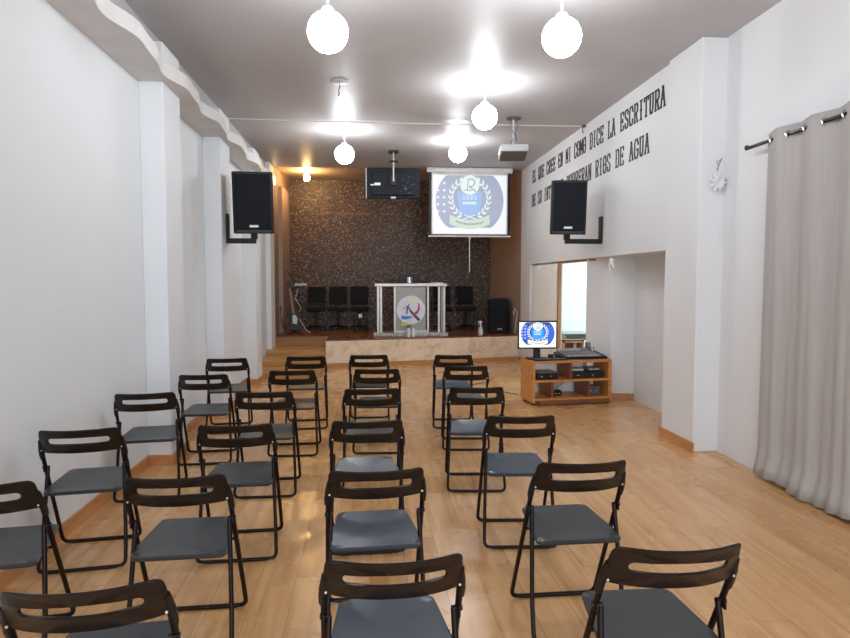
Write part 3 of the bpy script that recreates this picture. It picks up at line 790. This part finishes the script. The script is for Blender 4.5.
def swoosh(pts, wid, name, m, y=-.216):
    mb = MB(); n_ = len(pts)
    L_, R2 = [], []
    for i, p in enumerate(pts):
        a = Vector(pts[max(i - 1, 0)]); b2 = Vector(pts[min(i + 1, n_ - 1)]); d = (b2 - a).normalized(); nn = Vector((-d.y, d.x)) * wid[i]
        L_.append(tuple(Vector(p) + nn)); R2.append(tuple(Vector(p) - nn))
    for i in range(n_ - 1):
        mb.prism([L_[i], L_[i + 1], R2[i + 1], R2[i]], lambda x, z: (x, -.212, z), lambda x, z: (x, y, z))
    return mb.done(name, m, em)
swoosh([(-.15, .52), (-.06, .60 - .02), (.0, .47), (.06, .41), (.16, .30)], [.006, .010, .02, .03, .026], 'letter_leg', M['purple'])
swoosh([(.05, .41), (.12, .46), (.155, .53), (.15, .60), (.13, .64)], [.028, .024, .02, .016, .006], 'letter_bowl', M['red'], -.217)
swoosh([(-.08, .42), (-.075, .52), (-.04, .60), (-.03, .63)], [.012, .014, .008, .004], 'letter_stem', M['purple'], -.218)
swoosh([(-.18, .37), (-.12, .35), (-.04, .36), (.03, .37)], [.035, .032, .026, .01], 'letter_wave', M['blue'], -.219)
swoosh([(-.03, .72), (.02, .68), (.07, .72)], [.03, .05, .03], 'letter_crown', M['cream'], -.217)
# things on the pulpit
t = thing('laptop_box', 'black boxy case standing on the pulpit top', 'case', (0.78, 12.38, ZS + 1.005))
MB().box((0, 0, .095), (.38, .14, .19), bev=.012).done('body', M['black'], t)
MB().box((-.11, 0, .195), (.10, .03, .012)).box((.11, 0, .195), (.12, .03, .012)).done('top_edge', M['grey'], t)
t = thing('metal_cup', 'small silver cup in front of the black case on the pulpit', 'cup', (0.775, 12.22, ZS + 1.005))
MB().lathe([(0, 0), (.055, 0), (.06, .12), (.055, .12), (.05, .006), (0, .006)], n=20).done('cup_body', M['chrome'], t, True)
mb = MB().box((0, 0, .008), (.24, .12, .016), bev=.004)
o = mb.done('folded_paper', M['label']); o.location = (1.30, 12.25, ZS + 1.005); tag(o, 'thin pale papers lying on the right end of the pulpit top', 'paper')
# flower vases on the pulpit base
for i, (x, lab) in enumerate(((.745, 'left small white vase with a yellow flower, in front of the pulpit'), (.835, 'right small white vase of the pair before the pulpit'))):
    t = thing('flower_vase', lab, 'vase', (x, 11.98, ZS), 0, 'small white vases before the pulpit')
    MB().lathe([(0, 0), (.032, 0), (.04, .06), (.036, .12), (.030, .15), (.034, .165), (.026, .165), (.026, .14), (0, .14)], n=20).done('vase_body', M['ceramic'], t, True)
    if i == 0:
        mb = MB()
        for k in range(16):
            a = 2 * PI * k / 8 + (k // 8) * .4; r = .05 if k < 8 else .025
            mb.lathe([(0, -.016), (.02, -.008), (.022, .004), (0, .016)], (-.085 + r * math.cos(a), r * math.sin(a) * .7, .235 + (k // 8) * .02 + .02 * math.sin(a)), 8)
        mb.done('flower', M['yellow'], t, True)
        MB().tube([(0, 0, .14), (-.03, 0, .20), (-.07, 0, .225)], .004, 6).tube([(0, 0, .14), (.02, 0, .19), (.05, 0, .21)], .004, 6).lathe([(0, -.02), (.025, 0), (0, .02)], (.03, 0, .20), 8).lathe([(0, -.02), (.025, 0), (0, .02)], (-.02, .0, .20), 8).done('stem', M['leaf'], t, True)

# ---------------------------------------------------------------- chairs and gear on the stage
def office_chair(x, y, rz, lab):
    t = thing('office_chair', lab, 'chair', (x, y, ZS), rz, 'dark office chairs at the back of the stage')
    mb = MB()
    for k in range(5):
        a = 2 * PI * k / 5 + .3
        mb.tube([(0, 0, .09), (.19 * math.cos(a), .19 * math.sin(a), .065)], .018, 8, rads=[.022, .013])
    mb.cyl((0, 0, .07), (0, 0, .40), .025, n=12).done('pedestal', M['black_gloss'], t, True)
    for k in range(5):
        a = 2 * PI * k / 5 + .3
        cx, cy = .19 * math.cos(a), .19 * math.sin(a)
        MB().cyl((cx - .02, cy, .026), (cx + .02, cy, .026), .026, n=12).done('caster', M['black'], t, True)
    MB().box((0, 0, .44), (.40, .42, .08), bev=.03, seg=3).done('seat', M['mesh_fabric'], t, True)
    mb = MB()
    mb.tube(arc_path([(-.18, .20, .55), (-.19, .25, .92), (.19, .25, .92), (.18, .20, .55), (-.18, .20, .55)], .05), .014, 8)
    mb.done('back_frame', M['black_gloss'], t, True)
    MB().box((0, .225, .735), (.34, .012, .34), rot=None, bev=.004).done('backrest', M['mesh_fabric'], t)
    for s in (-1, 1):
        MB().tube(arc_path([(s * .19, .12, .44), (s * .205, .12, .64), (s * .205, -.12, .64)], .05), .012, 8).box((s * .205, -.02, .655), (.04, .22, .025), bev=.01).done('armrest', M['dgrey'], t, True)
office_chair(-1.12, 13.85, .0, 'dark office chair at the left of the stage, beside the guitar')
office_chair(-0.66, 13.90, .0, 'dark office chair on the stage, second from the left')
office_chair(-0.20, 13.85, .0, 'dark mesh office chair with visible backrest just left of the pulpit')
office_chair(1.60, 13.75, .0, 'dark office chair on the stage just right of the pulpit')
office_chair(2.12, 13.85, 0, 'dark office chair at the far right between pulpit and floor speaker')
o = MB().lathe([(0, 0), (.025, 0), (.045, .02), (.04, .07), (.02, .09), (0, .09)], n=12).done('white_pouch', M['cloth'], None, True)
o.location = (-.165, 12.95, ZS + .30)
tag(o, 'small white pouch on a black stool left of the pulpit', 'pouch')
t = thing('black_stool', 'low black stool on the stage with a white pouch on it', 'stool', (-.165, 12.95, ZS))
MB().box((0, 0, .285), (.30, .26, .03), bev=.01).done('seat', M['black'], t)
for sx in (-1, 1):
    for sy in (-1, 1): MB().cyl((sx * .12, sy * .10, 0), (sx * .12, sy * .10, .275), .011, n=8).done('leg', M['black'], t, True)

# guitar on a stand
t = thing('electric_guitar', 'dark electric guitar leaning upright at the left end of the stage', 'guitar', (-1.44, 12.72, ZS), .25)
body = []
for i in range(40):
    a = 2 * PI * i / 40
    r = .15 + .035 * math.cos(2 * a) - .028 * math.cos(4 * a)
    body.append((r * math.sin(a) * .95, .22 + r * math.cos(a) * 1.25))
sl = lambda x, z, o_: (x - .12 * (z - .2), o_ + z * .18, z + .06)
MB().prism(body, lambda x, z: sl(x, z, 0), lambda x, z: sl(x, z, .045)).done('body', M['guitar'], t, bevel=.008)
MB().prism([(-.025, .35), (.025, .35), (.02, .85), (-.02, .85)], lambda x, z: sl(x, z, -.012), lambda x, z: sl(x, z, .01)).done('neck', M['cab_dark'], t)
MB().prism([(-.02, .84), (.02, .84), (.045, .90), (.03, 1.0), (-.04, .97)], lambda x, z: sl(x, z, -.008), lambda x, z: sl(x, z, .01)).done('headstock', M['guitar'], t)
MB().prism([(-.05, .16), (.03, .14), (.06, .26), (.02, .33), (-.03, .31)], lambda x, z: sl(x, z, -.005), lambda x, z: sl(x, z, .0)).done('pickguard', M['lgrey'], t)
t = thing('guitar_stand', 'black tripod stand holding the guitar on the stage', 'stand', (-1.44, 12.72, ZS), .25)
MB().tube([(0, .16, .0 + .33), (0, .05, .03 + .0), (-.14, -.05, .012)], .010, 8).tube([(0, .05, .03), (.14, -.05, .012)], .010, 8).tube([(0, .16, .33), (0, .34, .012)], .010, 8).done('stand_legs', M['black'], t, True)
MB().tube([(-.09, -.02, .09), (-.08, .03, .06), (.08, .03, .06), (.09, -.02, .09)], .009, 8).done('cradle', M['black'], t, True)
t = thing('music_stand', 'thin black music stand with a pale tray behind the guitar', 'stand', (-1.42, 13.15, ZS))
for k in range(3):
    a = 2 * PI * k / 3 + .4
    MB().tube([(0, 0, .22), (.24 * math.cos(a), .24 * math.sin(a), .008)], .008, 6).done('leg', M['black'], t, True)
MB().cyl((0, 0, .15), (0, 0, 1.0), .009, n=8).tube([(0, 0, 1.0), (-.22, -.12, 1.26)], .007, 6).done('pole', M['black'], t, True)
MB().box((.06, -.03, .98), (.24, .10, .05), bev=.006).done('tray', M['lgrey'], t)
MB().tube([(.0, -.02, .9), (-.05, -.05, .7), (.06, -.06, .5), (-.02, -.06, .35), (.09, -.06, .18), (.16, -.05, .05), (.24, -.08, .012)], .007, 6).done('cable', M['cable_white'], t, True)
t = thing('black_cable_coil', 'tangled dark cables hanging and lying at the left stage wall', 'cable', (-1.72, 12.42, ZS))
random.seed(5)
for k in range(3):
    pts = []
    for i in range(26):
        f = i / 25
        pts.append((.01 * k + .02 * math.sin(f * 9 + k) + f * .14, .03 * math.cos(f * 11 + k) + .02 * k, max(.01, .55 * (1 - f) ** 1.4 + .02 + .02 * math.sin(f * 20))))
    MB().tube(pts, .007, 6).done('cable', M['black'] if k else M['dgrey'], t, True)

# floor speaker on stage
t = thing('floor_speaker', 'large black loudspeaker standing on the right of the stage', 'speaker', (2.62, 12.85, ZS), math.radians(-8))
w, d, h = .42, .38, .70
poly = [(-w / 2 + .03, -d / 2), (w / 2 - .03, -d / 2), (w / 2, -d / 2 + .05), (w / 2 * .7, d / 2), (-w / 2 * .7, d / 2), (-w / 2, -d / 2 + .05)]
MB().prism(poly, lambda x, y: (x, y, .015), lambda x, y: (x, y, h)).done('cabinet', M['black'], t, bevel=.02)
MB().box((0, -d / 2 - .004, h / 2 + .02), (w - .06, .02, h - .08), bev=.012).done('grille', M['grille'], t)
MB().box((.03, -d / 2 - .016, .09), (.09, .006, .022)).done('badge', M['lgrey'], t)
for sx in (-1, 1):
    MB().cyl((sx * .13, -.12, 0), (sx * .13, -.12, .02), .018, n=10).done('foot', M['black'], t, True)
# spray bottle
t = thing('spray_bottle', 'clear blue tinted spray bottle standing at the stage edge by the speaker', 'bottle', (2.16, 12.22, ZS))
MB().lathe([(0, 0), (.04, 0), (.045, .02), (.045, .10), (.034, .15), (.016, .19), (.014, .22), (0, .22)], n=20).done('bottle_body', M['bottle'], t, True)
MB().cyl((0, 0, .215), (0, 0, .245), .018, n=12).box((-.012, 0, .262), (.075, .025, .03), bev=.006).tube([(-.03, 0, .25), (-.045, 0, .22), (-.04, 0, .20)], .005, 6).done('spray_head', M['white_metal'], t)
MB().cyl((0, 0, .035), (0, 0, .10), .0463, n=20, caps=True).done('bottle_label', M['label'], t, True)
# hooked cane-like cable at the stage's right end
t = thing('hooked_cable', 'thin grey cable looping down from the right stage end to the floor', 'cable', (2.87, 12.06, 0))
MB().tube(arc_path([(-.02, .25, ZS + .02), (0.02, .20, ZS + .45), (-.05, .18, ZS + .52), (-.06, .18, ZS + .40)], .05), .008, 6).done('upright_hook', M['lgrey'], t, True)
MB().tube([(0.0, .0, .30), (-.01, -.05, .15), (-.05, -.07, .03), (-.12, -.10, .01), (-.16, -.16, .01)], .010, 6).done('floor_end', M['lgrey'], t, True)
# cable over the floor beside the desk
t = tag(MB().tube([(2.0, 8.45, .006), (1.8, 8.75, .006), (1.45, 8.85, .006), (1.35, 9.2, .006), (1.75, 9.5, .006), (1.95, 9.9, .006)], .006, 6).done('floor_cable', M['dgrey'], None, True), 'thin dark cable lying on the floor left of the media cabinet', 'cable')

# ---------------------------------------------------------------- media cabinet
CZ = 0.555
ca = math.radians(7.0)
cab = thing('media_cabinet', 'orange wood open media cabinet holding the monitor and mixer', 'cabinet', (2.005, 7.66, 0), ca)
WC, DC = 1.055, .42
MB().box((WC / 2, DC / 2, CZ - .016), (WC, DC, .032), bev=.003).done('top_board', M['cab'], cab)
MB().box((WC / 2, DC / 2, .075), (WC - .06, DC, .026)).done('bottom_board', M['cab'], cab)
MB().box((.016, DC / 2, (CZ - .032 + .035) / 2), (.032, DC, CZ - .067)).done('side_panel', M['cab'], cab)
MB().box((WC - .02, DC / 2, (CZ - .032 + .035) / 2), (.04, DC, CZ - .067)).done('side_panel', M['cab'], cab)
MB().box((WC / 2, DC / 2, .302), (WC - .074, DC - .01, .026)).done('shelf', M['cab'], cab)
for x, z0, z1 in ((.51, .315, CZ - .032), (.755, .088, .289), (.265, .088, .289)):
    MB().box((x, DC / 2, (z0 + z1) / 2), (.032, DC - .02, z1 - z0)).done('divider', M['cab_dark'], cab)  # shade on the divider faces is put into this darker colour
MB().prism([(.10, -.02), (WC - .03, -.02), (WC - .03, DC - .02), (.02, DC - .02), (.02, .10)], lambda x, y: (x, y, .014), lambda x, y: (x, y, .062)).done('plinth', M['cab_dark'], cab)
for x, y in ((.12, .05), (.05, DC - .05), (WC - .06, .05), (WC - .06, DC - .05)):
    MB().box((x, y, .008), (.04, .04, .016)).done('foot', M['black'], cab)
o = MB().box((0, 0, .27), (.66, .02, .52), bev=.004).done('white_board', M['cloth'])
o.location = (2.50, 8.24, .003)
tag(o, 'low white board standing upright right behind the media cabinet', 'board')
def on_cab(x, y, z):
    c, s = math.cos(ca), math.sin(ca)
    return (2.005 + x * c - y * s, 7.66 + x * s + y * c, z)
# monitor
t = thing('monitor', 'black framed monitor showing a bright blue laurel emblem', 'monitor', on_cab(.135, .20, CZ), math.radians(-3))
MB().box((0, 0, .310), (.50, .035, .355), bev=.006).box((0, .03, .30), (.36, .04, .24), bev=.01).done('casing', M['black_gloss'], t)
e = bpy.data.objects.new('display', None); C.objects.link(e); e.parent = t; e.location = (0, -.0178, .153)
emblem(e, .464, .315, 0.0, mon, 1)
MB().box((0, .035, .09), (.09, .03, .18), bev=.005).done('neck', M['black'], t)
MB().box((0, .03, .008), (.26, .18, .016), bev=.006).done('foot', M['black'], t)
# keyboard, mouse, mixer
t = thing('computer_keyboard', 'black computer keyboard lying before the monitor on the cabinet', 'keyboard', on_cab(.245, .055, CZ), ca)
MB().box((0, 0, .010), (.42, .11, .014), bev=.004).done('keyboard_base', M['black'], t)
mb = MB()
for r_ in range(5):
    for c_ in range(18): mb.box((-.195 + c_ * .0228, -.042 + r_ * .021, .020), (.018, .017, .007))
mb.done('keys', M['dgrey'], t)
t = thing('webcam_box', 'small black box beside the monitor neck', 'box', on_cab(.345, .19, CZ), 0)
MB().box((0, 0, .03), (.12, .08, .06), bev=.01).done('box_body', M['black'], t)
MB().cyl((0, -.04, .035), (0, -.046, .035), .015, n=12).done('dial', M['grey'], t)
t = thing('audio_mixer', 'black audio mixer with rows of pale knobs on the cabinet', 'mixer', on_cab(.735, .23, CZ), ca)
RM = Matrix.Rotation(math.radians(7), 3, 'X')
MB().box((0, 0, .032), (.60, .32, .035), rot=RM, bev=.006).box((0, 0, .01), (.56, .28, .02)).done('mixer_body', M['black'], t)
mb = MB()
MB_faceplate = MB().box((0, .01, .053), (.46, .26, .006), rot=RM).done('faceplate', M['lgrey'], t)
for r_ in range(6):
    for c_ in range(20):
        p = RM @ Vector((-.25 + c_ * .026, -.10 + r_ * .042, 0)); mb.cyl((p.x, p.y, p.z + .052), (p.x, p.y, p.z + .072), .006, .0045, n=6)
tag(mb.done('knobs', M['dgrey'], t), kind='stuff')
mb = MB()
for i in range(5): mb.tube([(.10 + i * .04, .15, .06), (.11 + i * .04, .17, .12), (.12 + i * .04, .22, .10), (.10 + i * .03, .24, .0)], .004, 5)
mb.done('plugged_cables', M['dgrey'], t, True)
t = thing('wooden_box_player', 'grey stand carrying an orange wood box right behind the mixer', 'box', on_cab(.80, .60, 0), 0)
MB().box((0, 0, .32), (.36, .14, .64), bev=.004).done('stand_base', M['lgrey'], t)
MB().box((0, -.04, .735), (.28, .02, .035)).box((-.13, 0, .70), (.02, .10, .12)).box((.13, 0, .70), (.02, .10, .12)).box((0, 0, .745), (.28, .10, .016)).done('box_front', M['yellow_wood'], t)
MB().box((0, .04, .69), (.24, .012, .10)).done('box_inside', M['cab_dark'], t)
MB().box((.21, 0, .64), (.06, .08, .16), bev=.01).done('side_module', M['grey'], t)
MB().cyl((.03, -.0, .64), (.03, -.0, .71), .025, n=10).done('roll', M['lgrey'], t, True)
# devices in the cabinet
def device(name, lab, x, y, z, w, d, h, m, top=None, cat='device'):
    t = thing(name, lab, cat, on_cab(x, y, z), ca)
    MB().box((0, 0, h / 2 + .004), (w, d, h), bev=.005).done('device_case', m, t)
    for sx in (-1, 1): MB().box((sx * w * .38, 0, .003), (.02, d * .8, .006)).done('foot', M['black'], t)
    if top: MB().box((0, 0, h + .006), (w - .012, d - .012, .006)).done('device_top', top, t)
    MB().box((-w * .3, -d / 2 - .002, h * .5), (.03, .004, .006)).cyl((w * .15, -d / 2 - .001, h * .5), (w * .15, -d / 2 - .006, h * .5), .006, n=8).done('front_controls', M['label'], t)
    return t
device('disc_player', 'black disc player in the upper left bay of the cabinet', .22, .19, .315, .27, .27, .08, M['black_gloss'], M['grey'])
device('video_recorder', 'wide black recorder in the upper right bay of the cabinet', .765, .21, .315, .44, .28, .075, M['black_gloss'])
device('silver_receiver', 'thin silver box stacked on the recorder in the cabinet', .63, .21, .398, .20, .20, .03, M['lgrey'])
device('grey_receiver', 'grey box on the right of the recorder in the cabinet', .88, .21, .398, .16, .18, .035, M['grey'])
device('power_adapter', 'black power adapter among white cables in the lower middle bay', .40, .20, .088, .10, .10, .06, M['black'])
device('router_box', 'dark box in the lower right bay of the cabinet', .88, .20, .088, .16, .16, .11, M['dgrey'])
t = thing('cable_bundle', 'tangle of thin cables hanging in the lower bays of the cabinet', 'cables', on_cab(.42, .32, .088), ca)
random.seed(11)
for k in range(7):
    x0 = -.10 + k * .035
    pts = [(x0 + .03 * math.sin(i * .9 + k), .03 * math.cos(i * 1.3 + k), max(.01, .19 - i * .018)) for i in range(11)]
    MB().tube(pts, .0035, 5).done('cable', M['dgrey'] if k % 2 else M['cable_white'], t, True)

# ---------------------------------------------------------------- side room table
t = thing('side_table', 'small table with dark glass top standing in the room beyond the doorway', 'table', (3.52, 10.75, 0.0))
MB().box((0, 0, .64), (.50, .62, .03), bev=.01).done('tabletop', M['table_top'], t)
MB().box((0, 0, .585), (.42, .52, .08)).done('apron', M['dgrey'], t)
for sx in (-1, 1):
    for sy in (-1, 1): MB().box((sx * .19, sy * .24, .275), (.04, .04, .55)).done('leg', M['lgrey'], t)

# hanging white cloth beside the doorway
mb = MB()
rows = []
nz, nyy = 14, 44
for i in range(nz + 1):
    z = 0.02 + (1.82 - .02) * i / nz; row = []
    for j in range(nyy + 1):
        f = j / nyy; y = 9.97 + f * 1.55
        x = 2.985 + .004 * math.sin(f * 20) * (1 - .4 * i / nz)
        row.append((x, y, z))
    rows.append(row)
va = [[mb.b.verts.new(p) for p in r_] for r_ in rows]; vb = [[mb.b.verts.new((p[0] + .004, p[1], p[2])) for p in r_] for r_ in rows]
for i in range(nz):
    for j in range(nyy):
        mb.b.faces.new((va[i][j], va[i][j + 1], va[i + 1][j + 1], va[i + 1][j])); mb.b.faces.new((vb[i][j], vb[i + 1][j], vb[i + 1][j + 1], vb[i][j + 1]))
for i in range(nz):
    for j in (0, nyy): mb.b.faces.new((va[i][j], va[i + 1][j], vb[i + 1][j], vb[i][j]))
for j in range(nyy):
    for i in (0, nz): mb.b.faces.new((va[i][j], vb[i][j], vb[i][j + 1], va[i][j + 1]))
t = thing('hanging_sheet', 'plain white sheet hung under the lintel left of the doorway', 'sheet', (0, 0, 0))
mb.done('sheet_cloth', M['cloth'], t, True)
def knot(y, x=2.995):
    mb = MB()
    mb.lathe([(0, -.03), (.03, -.02), (.04, 0), (.03, .02), (0, .03)], (x, y, 1.80), 10)
    mb.tube([(x, y, 1.80), (x - .01, y - .05, 1.76), (x, y - .09, 1.70)], .016, 8, rads=[.024, .02, .006])
    mb.tube([(x, y, 1.80), (x - .01, y + .04, 1.75), (x, y + .05, 1.67)], .016, 8, rads=[.024, .018, .005])
    return mb
knot(11.05, 3.0).done('corner_knot', M['cloth'], t, True); knot(10.02, 3.0).done('corner_knot', M['cloth'], t, True)
o = knot(7.72, 3.0).done('knotted_ribbon', M['cloth'], None, True)
tag(o, 'small white knotted ribbon under the lintel at the recess corner', 'ribbon')

# ---------------------------------------------------------------- curtain and rod
t = thing('curtain_rod', 'black curtain rod on the right wall holding the grey curtain', 'curtain rod', (3.03, 0, 2.60))
MB().tube([(0, 4.97, 0), (0, 1.2, 0)], .0145, 12).done('rod', M['black_gloss'], t, True)
MB().lathe([(0, 0), (.018, 0), (.018, .02), (0, .03)], (0, 0, 0), 12).done('finial', M['black_gloss'], t, True).location = (0, 4.96, 0)
for y in (4.55, 1.6):
    MB().box((.07, y, 0), (.06, .02, .02)).box((.095, y, 0), (.01, .04, .07)).done('bracket', M['black'], t)
random.seed(2)
mb = MB(); cols_n, rows_n = 300, 26
ya, yb2 = 4.72, 1.35
wl = 0.37
va = []
for i in range(rows_n + 1):
    z = 2.665 - i / rows_n * 2.655
    fz = i / rows_n; row = []
    for j in range(cols_n + 1):
        s_ = j / cols_n * (ya - yb2)
        amp = .030 * (1 - .55 * fz)
        x = 3.03 + amp * math.sin(2 * PI * s_ / wl + PI / 2 + .5 * fz * math.sin(s_ * 3)) + .010 * math.sin(2 * PI * s_ / .13 + 1.5 * fz) * fz
        x += .025 * fz + .012 * math.sin(s_ * 5.1) * fz
        y = ya - s_ + .05 * fz * math.exp(-s_ * 2) + .012 * math.sin(2 * PI * s_ / wl * 2) * (1 - fz)
        if fz > .93: x -= (fz - .93) * .5 * (1 + .5 * math.sin(s_ * 4))
        row.append(mb.b.verts.new((min(x, 3.105), y, max(z, .006) + (.012 * math.sin(s_ * 6) if 0 < i < rows_n else 0) * (1 if i > rows_n - 4 else 0) + (.012 * (1 + math.sin(s_ * 7)) if i == rows_n else 0))))
    va.append(row)
for i in range(rows_n):
    for j in range(cols_n): mb.b.faces.new((va[i][j], va[i][j + 1], va[i + 1][j + 1], va[i + 1][j]))
t = thing('grey_curtain', 'long grey curtain hanging to the floor on the right wall', 'curtain', (0, 0, 0))
o = mb.done('curtain_cloth', M['curtain'], t, True)
md = o.modifiers.new('thick', 'SOLIDIFY'); md.thickness = .004
k = 0
s_ = wl / 4
while s_ < ya - yb2:
    y = ya - s_
    mb = MB(); ring_pts = [(3.03 + .0, y, 2.60)]
    c = Vector((3.03, y, 2.60)); pts = [(c.x + .026 * math.cos(2 * PI * q / 16) * .2, c.y + .026 * math.cos(2 * PI * q / 16) * (.9 if k % 2 else -.9) * .3, c.z + .0 + .026 * math.sin(2 * PI * q / 16)) for q in range(17)]
    pts = [(c.x + .027 * math.cos(2 * PI * q / 16), c.y, c.z + .027 * math.sin(2 * PI * q / 16)) for q in range(17)]
    mb.tube(pts, .006, 6).done('eyelet', M['chrome'], t, True)
    k += 1; s_ += wl / 2

# ---------------------------------------------------------------- small wall things near the curtain
t = thing('white_rosette', 'faint white ribbon rosette with a dark twig on the right pillar face', 'ornament', (3.06, 5.435, 2.40))
mb = MB()
for k in range(9):
    a = 2 * PI * k / 9
    mb.tube([(0, -.006, 0), (.045 * math.cos(a), -.02, .045 * math.sin(a)), (.085 * math.cos(a), -.008, .085 * math.sin(a))], .01, 6, rads=[.006, .02, .006])
mb.done('petals', M['wall_r'], t, True)
MB().lathe([(0, 0), (.02, 0), (.012, .012), (0, .014)], (0, 0, 0), 12).done('centre', M['cornice'], t, True).rotation_euler = (PI / 2, 0, 0)
MB().tube([(-.01, -.004, .10), (0, -.01, .15), (.02, -.012, .20), (.03, -.01, .215)], .0035, 5).tube([(0, -.01, .15), (-.02, -.01, .18), (.02, -.012, .2)], .003, 5).done('twig', M['dgrey'], t, True)
